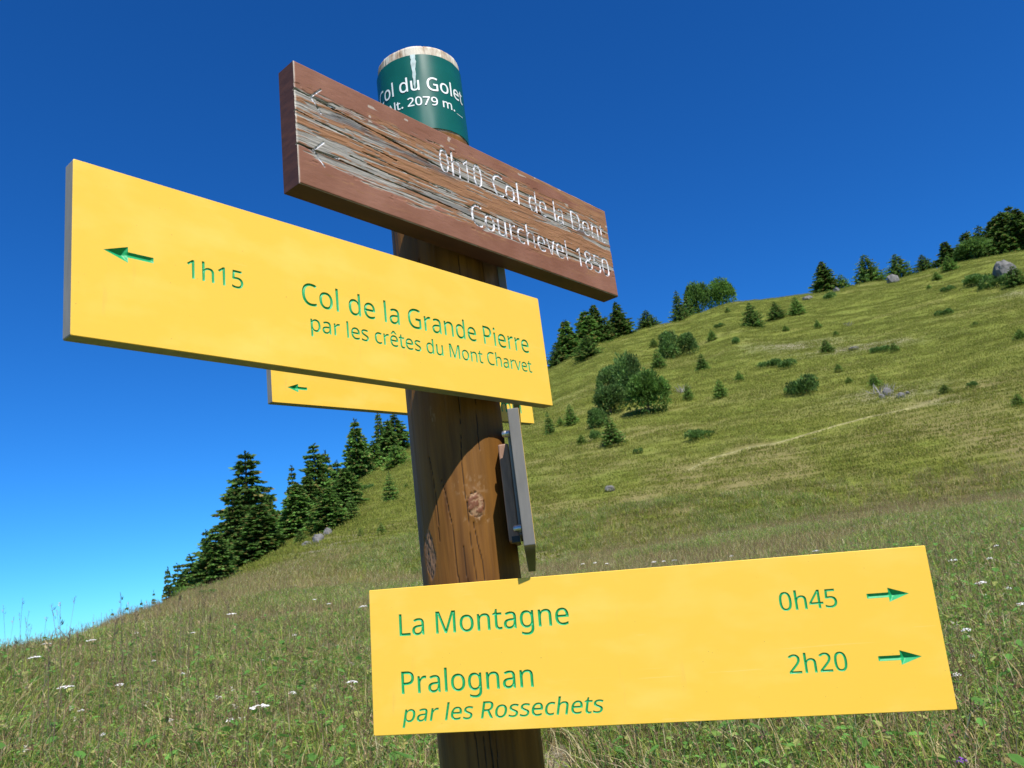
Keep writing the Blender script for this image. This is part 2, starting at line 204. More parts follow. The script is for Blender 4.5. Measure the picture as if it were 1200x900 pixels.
# ---------------------------------------------------------------- lettering outlines
GLYPHS = json.loads(r'''{".":[215,[[58,24,58,43,58,63,63,77,72,85,82,93,93,97,107,97,121,97,132,93,142,85,152,77,157,63,157,43,157,24,152,10,142,2,132,-7,121,-11,107,-11,93,-11,82,-7,72,2,63,10]]],"0":[458,[[419,349,419,287,419,241,416,199,409,163,402,126,391,96,376,70,360,45,341,25,316,12,292,-1,263,-8,229,-8,186,-8,150,4,122,27,94,51,73,85,60,129,46,173,39,226,39,287,39,349,46,402,58,446,71,490,91,523,119,547,146,570,183,581,229,581,271,581,307,570,335,547,364,523,385,490,399,446,412,402],[110,339,110,287,110,235,114,191,121,156,129,122,142,96,159,78,177,61,200,52,229,52,257,52,281,61,298,78,315,95,328,121,336,156,344,191,348,235,348,287,348,339,344,383,336,417,328,452,315,478,298,495,281,513,257,521,229,521,200,521,177,513,159,495,142,478,129,452,121,417,114,383]]],"1":[458,[[285,191,285,0,262,0,239,0,216,0,216,133,216,267,216,400,216,416,216,429,216,439,216,450,217,460,217,470,218,479,218,489,219,499,210,490,203,483,196,477,189,471,180,464,169,455,149,438,129,422,108,405,96,421,84,437,71,452,123,492,175,532,226,573,246,573,265,573,285,573,285,382]]],"2":[458,[[417,21,417,0,291,0,165,0,38,0,38,20,38,39,38,59,88,109,138,160,188,210,217,239,242,265,261,287,281,310,296,332,306,353,316,375,322,399,322,424,322,456,312,480,294,496,275,512,250,520,221,520,193,520,168,516,147,506,126,496,105,483,83,466,70,482,57,497,45,513,60,526,76,538,94,548,112,558,132,566,153,572,174,578,196,581,221,581,256,581,287,574,313,562,338,550,358,532,372,510,387,487,394,460,394,428,394,398,388,370,375,344,363,318,346,292,324,267,302,241,276,214,247,185,207,146,167,107,128,67,128,66,128,65,128,64,224,64,321,64,417,64,417,43]]],"4":[458,[[443,151,443,130,415,130,387,130,359,130,359,87,359,43,359,0,337,0,314,0,291,0,291,43,291,87,291,130,200,130,108,130,17,130,17,150,17,170,17,190,107,319,196,447,286,576,311,576,335,576,359,576,359,448,359,321,359,193,387,193,415,193,443,193,443,172],[291,314,291,374,291,388,291,400,291,412,292,423,292,434,293,444,293,454,294,464,294,474,294,483,295,492,295,500,294,500,293,500,292,500,288,490,282,479,276,468,269,456,263,446,257,438,200,356,143,275,86,193,154,193,223,193,291,193,291,253]]],"5":[458,[[202,351,221,351,260,351,294,345,322,331,351,318,374,299,389,274,405,249,413,219,413,183,413,143,404,109,387,81,370,52,346,30,314,15,282,0,244,-8,199,-8,169,-8,142,-5,116,0,90,5,68,13,51,23,51,45,51,68,51,90,70,78,93,69,121,62,148,55,175,52,200,52,228,52,253,57,274,65,295,74,311,88,323,106,335,125,341,148,341,176,341,213,329,242,306,262,283,282,247,292,197,292,182,292,165,291,146,288,127,285,111,283,99,280,88,287,76,295,64,302,71,392,79,482,86,573,182,573,277,573,373,573,373,551,373,530,373,508,297,508,222,508,146,508,141,453,137,398,132,342,141,344,154,346,169,348,185,350]]],"7":[458,[[135,0,109,0,187,169,266,339,344,508,241,508,138,508,35,508,35,530,35,551,35,573,163,573,291,573,419,573,419,554,419,536,419,518,342,345,264,173,187,0,161,0]]],"8":[458,[[196,581,229,581,262,581,292,575,318,565,343,555,363,539,378,519,393,499,400,473,400,443,400,420,395,400,385,383,375,366,362,351,346,338,329,325,311,313,291,303,315,292,336,279,355,265,374,251,390,234,401,216,413,197,419,175,419,148,419,116,411,89,395,65,380,42,358,24,330,11,302,-2,269,-8,231,-8,190,-8,155,-2,126,10,98,23,76,40,61,63,47,86,39,113,39,146,39,172,45,195,56,214,67,233,81,250,99,264,118,278,137,289,158,299,139,310,122,322,107,336,92,349,80,365,71,383,62,400,58,421,58,444,58,474,65,498,80,518,95,538,115,554,141,565,167,575],[108,165,108,145,108,117,118,94,138,76,158,57,188,48,229,48,268,48,298,57,319,76,339,94,350,118,350,148,350,166,345,183,335,197,325,211,311,224,293,235,275,246,254,256,229,265,225,267,221,269,217,270,193,260,173,249,157,237,141,226,129,212,121,197,112,182],[259,524,228,524,198,524,174,517,155,502,136,488,127,468,127,441,127,421,131,405,141,391,150,378,163,367,179,357,195,348,213,339,232,330,250,338,267,347,282,357,297,366,308,378,317,392,326,405,330,422,330,441,330,468,321,488,302,502,284,517]]],"9":[458,[[417,371,417,328,417,295,415,263,410,231,406,198,398,168,387,139,375,111,360,85,340,63,320,41,295,23,265,11,234,-2,197,-8,154,-8,143,-8,131,-7,117,-6,103,-5,91,-3,82,0,82,20,82,40,82,60,91,57,103,54,115,53,128,51,141,50,152,50,190,50,221,56,245,68,269,80,289,97,303,118,318,139,328,164,334,192,341,220,345,250,346,281,344,281,342,281,341,281,333,268,323,257,310,247,298,237,283,229,266,223,248,217,228,214,204,214,172,214,143,221,118,235,93,248,74,268,61,294,47,319,40,350,40,387,40,427,48,462,63,491,78,520,99,542,127,557,154,573,186,581,223,581,250,581,276,575,299,565,323,555,343,539,361,518,379,497,392,471,402,439,412,408],[243,521,223,521,190,521,163,510,142,488,120,466,110,433,110,388,110,351,119,322,137,301,155,280,182,269,220,269,245,269,268,275,286,285,305,296,320,309,330,325,340,341,346,357,346,374,346,392,343,409,338,426,333,444,325,460,315,474,305,488,292,500,277,508,261,517]]],"A":[512,[[462,0,437,0,414,59,391,118,368,177,292,177,217,177,141,177,118,118,96,59,73,0,49,0,24,0,0,0,75,192,149,383,224,575,245,575,267,575,289,575,363,383,437,192,512,0,487,0],[304,357,282,415,281,419,278,427,274,438,271,449,267,461,263,473,260,485,257,494,255,500,252,490,250,479,247,468,244,457,241,447,238,438,235,429,232,421,230,415,209,357,187,299,165,241,226,241,286,241,346,241,325,299]]],"C":[507,[[349,517,323,517,293,517,265,512,241,502,216,491,195,476,178,456,161,436,148,412,139,383,130,354,125,322,125,286,125,239,132,198,147,164,162,129,184,102,213,83,242,65,279,55,322,55,348,55,371,57,394,62,416,66,438,71,460,78,460,57,460,36,460,15,438,7,416,1,393,-2,371,-6,343,-8,312,-8,254,-8,205,4,166,28,127,52,98,86,78,131,59,175,49,227,49,287,49,330,55,370,67,406,79,442,97,473,120,499,143,525,172,545,206,559,240,574,280,581,324,581,353,581,382,578,409,572,436,566,461,558,482,547,472,527,463,506,453,486,435,494,416,501,394,508,372,514]]],"D":[585,[[536,353,536,292,536,228,525,174,501,131,477,87,443,55,399,33,354,11,300,0,237,0,184,0,131,0,78,0,78,191,78,382,78,573,137,573,195,573,254,573,312,573,362,562,404,540,446,519,479,488,502,446,525,405],[460,214,460,289,460,340,452,382,435,415,418,447,394,471,361,487,329,503,290,511,244,511,213,511,181,511,150,511,150,361,150,211,150,62,176,62,202,62,228,62,305,62,363,81,402,119,441,157]]],"G":[584,[[326,281,326,302,392,302,458,302,524,302,524,209,524,115,524,22,493,11,462,4,431,-1,399,-6,363,-8,323,-8,264,-8,214,4,173,28,133,51,102,85,81,130,59,174,49,226,49,286,49,346,61,398,84,442,108,486,142,520,186,544,230,568,283,581,346,581,378,581,408,578,437,572,465,566,492,558,516,547,507,526,498,505,489,484,469,493,446,501,421,508,395,514,369,517,342,517,296,517,257,508,225,489,192,470,167,444,150,409,133,375,124,334,124,286,124,241,132,201,146,166,161,131,184,103,216,84,247,64,289,55,340,55,365,55,387,56,404,59,422,61,438,64,452,68,452,125,452,182,452,238,410,238,368,238,326,238,326,260]]],"H":[594,[[516,191,516,0,492,0,468,0,443,0,443,89,443,178,443,267,346,267,248,267,150,267,150,178,150,89,150,0,126,0,102,0,78,0,78,191,78,382,78,573,102,573,126,573,150,573,150,492,150,411,150,330,248,330,346,330,443,330,443,411,443,492,443,573,468,573,492,573,516,573,516,382]]],"L":[420,[[185,0,78,0,78,191,78,382,78,573,102,573,126,573,150,573,150,403,150,234,150,64,233,64,317,64,400,64,400,43,400,21,400,0,293,0]]],"M":[727,[[350,0,330,0,268,167,205,335,142,502,141,502,140,502,139,502,140,491,141,478,142,461,142,445,143,426,144,407,144,387,144,368,144,347,144,231,144,116,144,0,122,0,100,0,78,0,78,191,78,382,78,573,113,573,149,573,184,573,243,416,302,260,361,103,362,103,363,103,364,103,424,260,484,416,544,573,579,573,614,573,650,573,650,382,650,191,650,0,626,0,602,0,578,0,578,117,578,235,578,352,578,371,578,389,579,408,580,426,580,444,581,460,582,476,583,490,584,501,583,501,582,501,581,501,517,334,453,167,390,0,370,0]]],"P":[485,[[179,573,229,573,304,573,359,558,393,528,427,499,444,458,444,404,444,381,440,358,433,336,425,315,412,295,395,278,377,261,353,248,324,238,295,228,258,223,216,223,194,223,172,223,150,223,150,149,150,74,150,0,126,0,102,0,78,0,78,191,78,382,78,573,128,573],[274,511,223,511,199,511,174,511,150,511,150,435,150,360,150,285,169,285,188,285,208,285,244,285,274,289,298,296,322,304,340,316,352,334,364,351,370,373,370,401,370,438,358,465,334,484,311,502]]],"R":[499,[[183,573,236,573,283,573,323,567,353,555,384,543,407,524,422,500,437,476,444,446,444,410,444,379,439,354,427,334,416,313,402,297,385,285,367,273,349,264,330,257,382,171,434,86,487,0,459,0,431,0,403,0,356,79,310,158,264,237,226,237,188,237,150,237,150,158,150,79,150,0,126,0,102,0,78,0,78,191,78,382,78,573,130,573],[263,510,232,510,204,510,177,510,150,510,150,439,150,368,150,298,179,298,207,298,236,298,282,298,316,307,338,325,359,344,370,371,370,407,370,432,365,452,355,467,345,482,330,493,310,500,289,507]]],"a":[450,[[203,437,231,437,283,437,322,426,347,403,372,380,385,343,385,293,385,195,385,98,385,0,368,0,351,0,334,0,329,20,325,41,320,61,319,61,318,61,317,61,304,45,292,32,279,22,266,12,251,4,234,-1,217,-6,196,-8,172,-8,147,-8,124,-3,103,6,82,15,66,29,55,48,43,67,37,91,37,119,37,162,54,195,87,219,121,242,173,254,243,257,267,257,292,258,316,259,316,268,316,276,316,285,316,321,308,345,293,359,277,373,255,380,227,380,204,380,183,377,163,370,142,363,123,356,106,347,99,365,91,383,84,400,103,410,125,419,151,426,176,433],[273,209,252,208,198,206,161,197,141,182,120,167,110,146,110,119,110,95,117,77,132,66,147,55,165,49,188,49,225,49,255,59,279,79,303,99,315,130,315,172,315,184,315,197,315,210,294,209]]],"c":[385,[[265,-8,241,-8,203,-8,169,0,139,15,109,31,86,55,69,87,53,120,44,162,44,213,44,265,53,308,71,342,88,375,112,399,142,415,173,430,207,438,245,438,267,438,288,436,309,431,329,426,346,421,358,415,351,395,344,376,337,356,324,361,309,365,292,370,275,374,259,376,244,376,215,376,191,370,172,358,154,345,140,327,131,303,122,279,117,249,117,213,117,179,122,150,131,126,140,102,153,84,172,71,190,59,213,53,240,53,263,53,284,55,302,60,320,65,336,71,351,78,351,57,351,36,351,15,337,8,321,2,304,-2,286,-6]]],"d":[493,[[243,-8,221,-8,167,-8,124,11,92,48,60,85,44,140,44,214,44,288,60,344,93,381,125,419,168,438,221,438,244,438,263,435,280,429,296,424,311,416,323,407,335,397,346,386,354,374,356,374,358,374,359,374,359,381,358,392,356,405,355,419,354,430,354,438,354,495,354,552,354,609,378,609,401,609,425,609,425,406,425,203,425,0,406,0,387,0,368,0,365,19,361,38,358,58,357,58,356,58,354,58,346,45,335,34,323,24,311,15,296,7,279,1,263,-5],[193,51,232,51,277,51,309,63,328,88,346,113,355,150,355,200,355,205,355,209,355,213,355,267,346,308,329,336,311,365,279,379,231,379,193,379,165,364,146,334,127,304,117,263,117,213,117,161,127,121,146,93,165,65]]],"e":[452,[[196,438,234,438,271,438,303,430,329,414,356,398,376,375,390,346,404,317,411,283,411,244,411,230,411,215,411,201,313,201,215,201,117,201,118,153,131,116,154,90,178,65,211,52,254,52,281,52,306,55,327,60,348,65,370,72,392,82,392,61,392,41,392,20,370,10,349,3,327,-1,306,-6,280,-8,251,-8,210,-8,174,0,143,17,112,33,88,58,70,91,53,124,44,164,44,212,44,259,52,299,68,333,84,366,106,392,134,411,163,429],[257,380,233,380,200,380,173,369,154,348,134,326,122,296,119,257,192,257,265,257,338,257,338,282,334,303,326,322,319,340,308,354,292,364,277,375]]],"g":[493,[[165,438,221,438,249,438,274,433,297,422,320,411,339,395,355,373,357,373,358,373,359,373,362,392,366,411,369,430,388,430,406,430,425,430,425,284,425,138,425,-7,425,-48,418,-82,404,-109,390,-137,369,-158,341,-172,312,-186,276,-192,233,-192,202,-192,173,-190,147,-186,121,-181,98,-174,78,-165,78,-144,78,-122,78,-100,98,-111,122,-119,149,-125,176,-131,206,-134,237,-134,273,-134,302,-123,324,-101,345,-80,355,-50,355,-13,355,-7,355,-2,355,4,355,10,356,20,356,32,357,44,357,52,358,57,357,57,356,57,354,57,339,35,321,19,299,8,277,-3,251,-8,221,-8,166,-8,122,11,91,51,60,90,44,144,44,214,44,283,60,337,91,377,122,418],[259,379,230,379,206,379,186,372,169,359,152,346,139,328,130,303,121,279,117,249,117,213,117,160,127,120,146,92,166,64,194,50,232,50,254,50,272,53,288,58,303,64,316,73,326,85,337,97,344,112,349,131,354,149,356,172,356,197,356,203,356,209,356,214,356,253,352,285,343,309,334,333,320,350,302,362,283,373]]],"h":[495,[[139,490,139,431,139,420,138,410,138,399,137,389,136,379,135,370,136,370,138,370,140,370,149,385,160,398,174,407,188,417,203,424,221,429,238,435,255,437,273,437,308,437,337,432,360,421,384,410,401,393,413,370,425,347,431,317,431,280,431,187,431,93,431,0,407,0,384,0,361,0,361,92,361,183,361,275,361,310,353,336,338,353,322,370,298,379,265,379,233,379,207,372,189,360,171,348,158,331,150,308,143,284,139,256,139,222,139,148,139,74,139,0,115,0,92,0,68,0,68,203,68,406,68,609,92,609,115,609,139,609,139,550]]],"i":[207,[[115,430,139,430,139,287,139,143,139,0,115,0,92,0,68,0,68,143,68,287,68,430,92,430],[92,591,104,591,115,591,124,587,133,580,141,573,145,562,145,546,145,531,141,520,133,512,124,505,115,501,104,501,92,501,83,505,75,512,67,520,63,531,63,546,63,562,67,573,75,580,83,587]]],"l":[207,[[139,203,139,0,115,0,92,0,68,0,68,203,68,406,68,609,92,609,115,609,139,609,139,406]]],"m":[750,[[512,438,540,438,588,438,625,425,649,401,673,376,685,335,685,280,685,187,685,93,685,0,662,0,638,0,615,0,615,92,615,184,615,277,615,310,608,336,594,353,580,370,558,379,528,379,486,379,456,366,438,342,420,318,411,283,411,237,411,158,411,79,411,0,388,0,365,0,342,0,342,92,342,184,342,277,342,299,338,318,332,333,326,348,316,360,303,367,290,375,274,379,253,379,225,379,202,372,185,360,169,348,157,331,150,308,142,285,139,257,139,223,139,149,139,74,139,0,115,0,92,0,68,0,68,143,68,287,68,430,87,430,106,430,125,430,129,410,132,391,136,371,137,371,138,371,140,371,149,386,160,399,173,409,186,418,200,426,217,431,233,435,249,438,266,438,299,438,327,432,349,420,371,408,388,390,398,366,399,366,400,366,402,366,416,390,436,408,461,420,486,432]]],"n":[495,[[257,438,275,438,326,438,365,425,391,401,418,376,431,335,431,280,431,187,431,93,431,0,407,0,384,0,361,0,361,92,361,183,361,275,361,310,353,336,338,353,322,370,298,379,265,379,217,379,184,365,166,338,148,312,139,273,139,223,139,149,139,74,139,0,115,0,92,0,68,0,68,143,68,287,68,430,87,430,106,430,125,430,129,410,132,391,136,371,137,371,138,371,140,371,149,386,161,399,175,409,189,418,205,426,222,431,239,435]]],"o":[485,[[442,263,442,216,442,180,437,148,428,121,418,93,405,70,388,51,370,31,349,17,324,7,300,-3,272,-8,241,-8,213,-8,187,-3,163,7,139,17,118,31,100,51,83,70,69,93,59,121,49,148,44,180,44,216,44,263,52,304,68,336,84,369,107,394,137,412,167,429,203,438,244,438,283,438,317,429,347,412,377,394,400,369,417,336,433,304],[117,267,117,216,117,182,121,153,130,128,139,103,153,84,172,71,190,57,214,51,243,51,272,51,296,57,314,71,333,84,347,103,356,128,364,153,369,182,369,216,369,250,364,279,355,303,346,327,332,346,314,359,296,372,272,379,242,379,198,379,167,364,147,335,127,306]]],"p":[493,[[250,438,273,438,326,438,368,419,401,383,433,346,449,290,449,216,449,167,442,126,427,93,412,59,392,34,365,17,339,0,308,-8,272,-8,250,-8,230,-5,213,1,196,7,182,14,170,24,158,33,147,43,139,55,137,55,136,55,134,55,135,45,136,34,137,20,138,6,139,-6,139,-16,139,-75,139,-134,139,-192,115,-192,92,-192,68,-192,68,15,68,222,68,430,87,430,107,430,126,430,129,410,132,391,136,371,137,371,138,371,139,371,147,384,158,395,170,405,182,415,196,423,213,429,230,435],[299,379,260,379,231,379,208,373,190,362,172,351,160,335,152,313,144,291,139,263,139,229,139,225,139,220,139,216,139,180,142,150,150,126,157,101,170,83,188,70,206,57,230,51,261,51,288,51,309,58,326,72,343,87,355,106,364,131,372,156,376,184,376,217,376,266,367,305,348,334,329,364]]],"r":[331,[[249,438,269,438,277,438,285,437,295,437,304,436,312,435,319,433,316,411,313,390,310,368,303,370,296,371,287,372,279,373,271,374,264,374,247,374,231,370,217,363,202,356,188,347,176,334,165,321,155,306,149,289,142,271,139,251,139,229,139,153,139,76,139,0,115,0,92,0,68,0,68,143,68,287,68,430,87,430,107,430,126,430,129,404,131,377,134,351,135,351,136,351,137,351,146,367,157,382,170,395,183,408,198,418,214,426,231,434]]],"s":[384,[[348,142,348,119,348,91,341,68,327,49,313,30,294,16,268,6,242,-3,212,-8,176,-8,146,-8,121,-6,99,-1,77,4,58,11,42,19,42,41,42,62,42,83,59,75,80,67,104,60,128,53,153,49,178,49,214,49,240,55,256,66,272,78,280,93,280,112,280,123,277,133,271,141,265,150,255,158,239,167,224,175,202,185,174,196,146,206,122,217,103,228,83,238,68,251,57,266,46,281,41,300,41,324,41,360,56,388,85,408,115,428,154,438,202,438,228,438,253,435,275,430,298,425,319,418,339,409,331,390,323,372,315,353,297,360,278,367,258,372,238,377,218,380,197,380,168,380,146,375,131,366,116,357,108,344,108,328,108,316,112,306,119,298,126,290,137,282,154,274,170,266,191,256,219,246,246,236,269,226,289,215,308,204,323,191,333,176,343,161]]],"t":[289,[[192,50,212,50,222,50,233,51,245,53,256,54,265,56,272,59,272,41,272,23,272,5,264,1,254,-2,240,-4,226,-7,213,-8,200,-8,177,-8,157,-4,138,4,119,11,103,25,91,44,80,63,74,90,74,125,74,209,74,292,74,375,53,375,33,375,13,375,13,387,13,398,13,409,33,418,54,428,75,437,84,468,93,498,103,528,117,528,130,528,144,528,144,496,144,463,144,430,186,430,227,430,269,430,269,412,269,393,269,375,227,375,186,375,144,375,144,292,144,210,144,127,144,101,151,81,163,69,176,56]]],"u":[495,[[404,430,427,430,427,287,427,143,427,0,408,0,389,0,370,0,366,19,363,38,359,57,358,57,357,57,356,57,347,42,335,30,321,20,306,10,291,3,273,-1,256,-6,238,-8,220,-8,186,-8,157,-3,134,8,110,19,93,36,81,59,69,82,63,112,63,148,63,242,63,336,63,430,87,430,111,430,135,430,135,338,135,245,135,153,135,119,142,93,158,76,173,59,198,51,230,51,262,51,287,57,306,69,324,81,337,98,345,121,353,145,357,173,357,206,357,281,357,355,357,430,380,430]]],"v":[407,[[190,0,163,0,109,143,54,287,0,430,25,430,50,430,75,430,106,345,136,261,167,176,171,165,176,152,180,137,185,123,190,109,193,96,197,83,200,72,201,63,202,63,203,63,204,63,207,72,210,83,214,96,218,110,222,123,227,138,232,152,237,165,241,176,271,261,302,345,332,430,357,430,382,430,407,430,353,287,298,143,244,0,217,0]]],"ê":[452,[[196,438,234,438,271,438,303,430,329,414,356,398,376,375,390,346,404,317,411,283,411,244,411,230,411,215,411,201,313,201,215,201,117,201,118,153,131,116,154,90,178,65,211,52,254,52,281,52,306,55,327,60,348,65,370,72,392,82,392,61,392,41,392,20,370,10,349,3,327,-1,306,-6,280,-8,251,-8,210,-8,174,0,143,17,112,33,88,58,70,91,53,124,44,164,44,212,44,259,52,299,68,333,84,366,106,392,134,411,163,429],[257,380,233,380,200,380,173,369,154,348,134,326,122,296,119,257,192,257,265,257,338,257,338,282,334,303,326,322,319,340,308,354,292,364,277,375],[240,614,264,614,270,603,279,589,291,575,304,560,316,545,329,531,342,517,354,505,364,495,364,492,364,489,364,486,348,486,331,486,314,486,300,495,286,505,271,518,256,530,241,544,227,558,213,544,198,530,184,518,169,506,155,495,141,486,125,486,109,486,93,486,93,489,93,492,93,495,103,505,115,518,127,532,140,546,152,560,164,575,175,589,185,603,192,614,216,614]]]," ":[209,[]]}''')      # sans serif outlines: advance, closed bezier loops (left handle, point, right handle)
def text_loops(body):
    loops = []; x = 0.0
    for ch in body:
        adv, spl = GLYPHS[ch]
        for s_ in spl:
            b = np.array(s_, float).reshape(-1, 3, 2) / 1000; b[..., 0] += x; n = len(b); P = []
            for i in range(n):
                p0, p1, p2, p3 = b[i, 1], b[i, 2], b[(i + 1) % n, 0], b[(i + 1) % n, 1]
                d = p3 - p0; L = np.hypot(*d) + 1e-9
                st = max(abs((p1 - p0)[0] * d[1] - (p1 - p0)[1] * d[0]), abs((p2 - p0)[0] * d[1] - (p2 - p0)[1] * d[0])) / L < 3e-3
                for t in ([0] if st else np.linspace(0, 1, 6)[:-1]):
                    P.append((1 - t) ** 3 * p0 + 3 * (1 - t) ** 2 * t * p1 + 3 * (1 - t) * t * t * p2 + t ** 3 * p3)
            Q = [P[0]]
            for p in P[1:]:
                if np.hypot(*(p - Q[-1])) > 2e-3: Q.append(p)
            if np.hypot(*(Q[0] - Q[-1])) < 2e-3: Q.pop()
            if len(Q) > 2: loops.append(np.array(Q))
        x += adv / 1000
    return loops
CAP = max(l[:, 1].max() for l in text_loops('H'))
def embolden(L, e):
    big = max(L, key=lambda l: np.ptp(l[:, 1])); x, y = big[:, 0], big[:, 1]; sg = 1 if (x * np.roll(y, -1) - y * np.roll(x, -1)).sum() < 0 else -1; out = []
    for l in L:
        a = l - np.roll(l, 1, 0); b = np.roll(l, -1, 0) - l; a /= np.linalg.norm(a, axis=1)[:, None]; b /= np.linalg.norm(b, axis=1)[:, None]
        n = np.stack([-(a + b)[:, 1], (a + b)[:, 0]], 1); ln = np.linalg.norm(n, axis=1); n /= np.maximum(ln, .3)[:, None]; m = 1 / np.maximum(ln / 2, .6)
        out.append(l + n * (m * e * sg)[:, None])
    return out
def fit_text(body, x0, x1, base, cap, shear=0.0, scale=1000.0, bold=.00022):
    k = cap / CAP; L = embolden(text_loops(body), bold / k)
    L = [np.stack([l[:, 0] * k + shear * l[:, 1] * k, l[:, 1] * k], 1) for l in L]
    mn = min(l[:, 0].min() for l in L); mx = max(l[:, 0].max() for l in L)
    return [np.stack([(x0 + (l[:, 0] - mn) * (x1 - x0) / (mx - mn)) * scale, (base + l[:, 1]) * scale], 1) for l in L]
def arrow_loops(tip, neck, tail, y, hh, hs, scale=1000.0):
    P = [(tip, y), (neck, y + hh), (neck, y + hs), (tail, y + hs), (tail, y - hs), (neck, y - hs), (neck, y - hh)]
    if tip > tail: P = P[::-1]
    return [np.array(P) * scale]
def segs(loops):
    return np.concatenate([l for l in loops]), np.concatenate([np.roll(l, -1, 0) for l in loops])
def inside(P, loops):
    A, B = segs(loops); res = np.zeros(len(P), bool)
    for i in range(0, len(P), 4000):
        x = P[i:i + 4000, 0:1]; y = P[i:i + 4000, 1:2]
        with np.errstate(divide='ignore', invalid='ignore'):
            c = ((A[:, 1] > y) != (B[:, 1] > y)) & (x < (B[:, 0] - A[:, 0]) * (y - A[:, 1]) / (B[:, 1] - A[:, 1]) + A[:, 0])
        res[i:i + 4000] = (c.sum(1) % 2) == 1
    return res
def dist(P, loops):
    A, B = segs(loops); D = B - A; LL = (D ** 2).sum(1) + 1e-12; res = np.zeros(len(P))
    for i in range(0, len(P), 3000):
        W = P[i:i + 3000, None, :] - A[None]
        t = np.clip((W * D).sum(2) / LL, 0, 1)
        res[i:i + 3000] = np.sqrt(((W - t[..., None] * D) ** 2).sum(2).min(1))
    return res
def grid_in(loops, step):
    mn = np.min([l.min(0) for l in loops], 0); mx = np.max([l.max(0) for l in loops], 0)
    gx, gy = np.meshgrid(np.arange(mn[0], mx[0], step) + .137, np.arange(mn[1], mx[1], step) + .091)
    gx = gx + (np.arange(gx.shape[0])[:, None] % 2) * step / 2
    P = np.stack([gx.ravel(), gy.ravel()], 1)
    P = P[inside(P, loops)]
    return P, dist(P, loops)

def sub_glyphs(loops):
    """group loops into separate glyph clusters by x/y bounding boxes so that the tests stay small"""
    bb = [(l.min(0), l.max(0)) for l in loops]; used = [False] * len(loops); out = []
    for i in range(len(loops)):
        if used[i]: continue
        g = [i]; used[i] = True; ch = True
        while ch:
            ch = False
            mn = np.min([bb[k][0] for k in g], 0); mx = np.max([bb[k][1] for k in g], 0)
            for j in range(len(loops)):
                if not used[j] and (bb[j][0] <= mx + .01).all() and (bb[j][1] >= mn - .01).all():
                    g.append(j); used[j] = True; ch = True
        out.append([loops[k] for k in g])
    return out

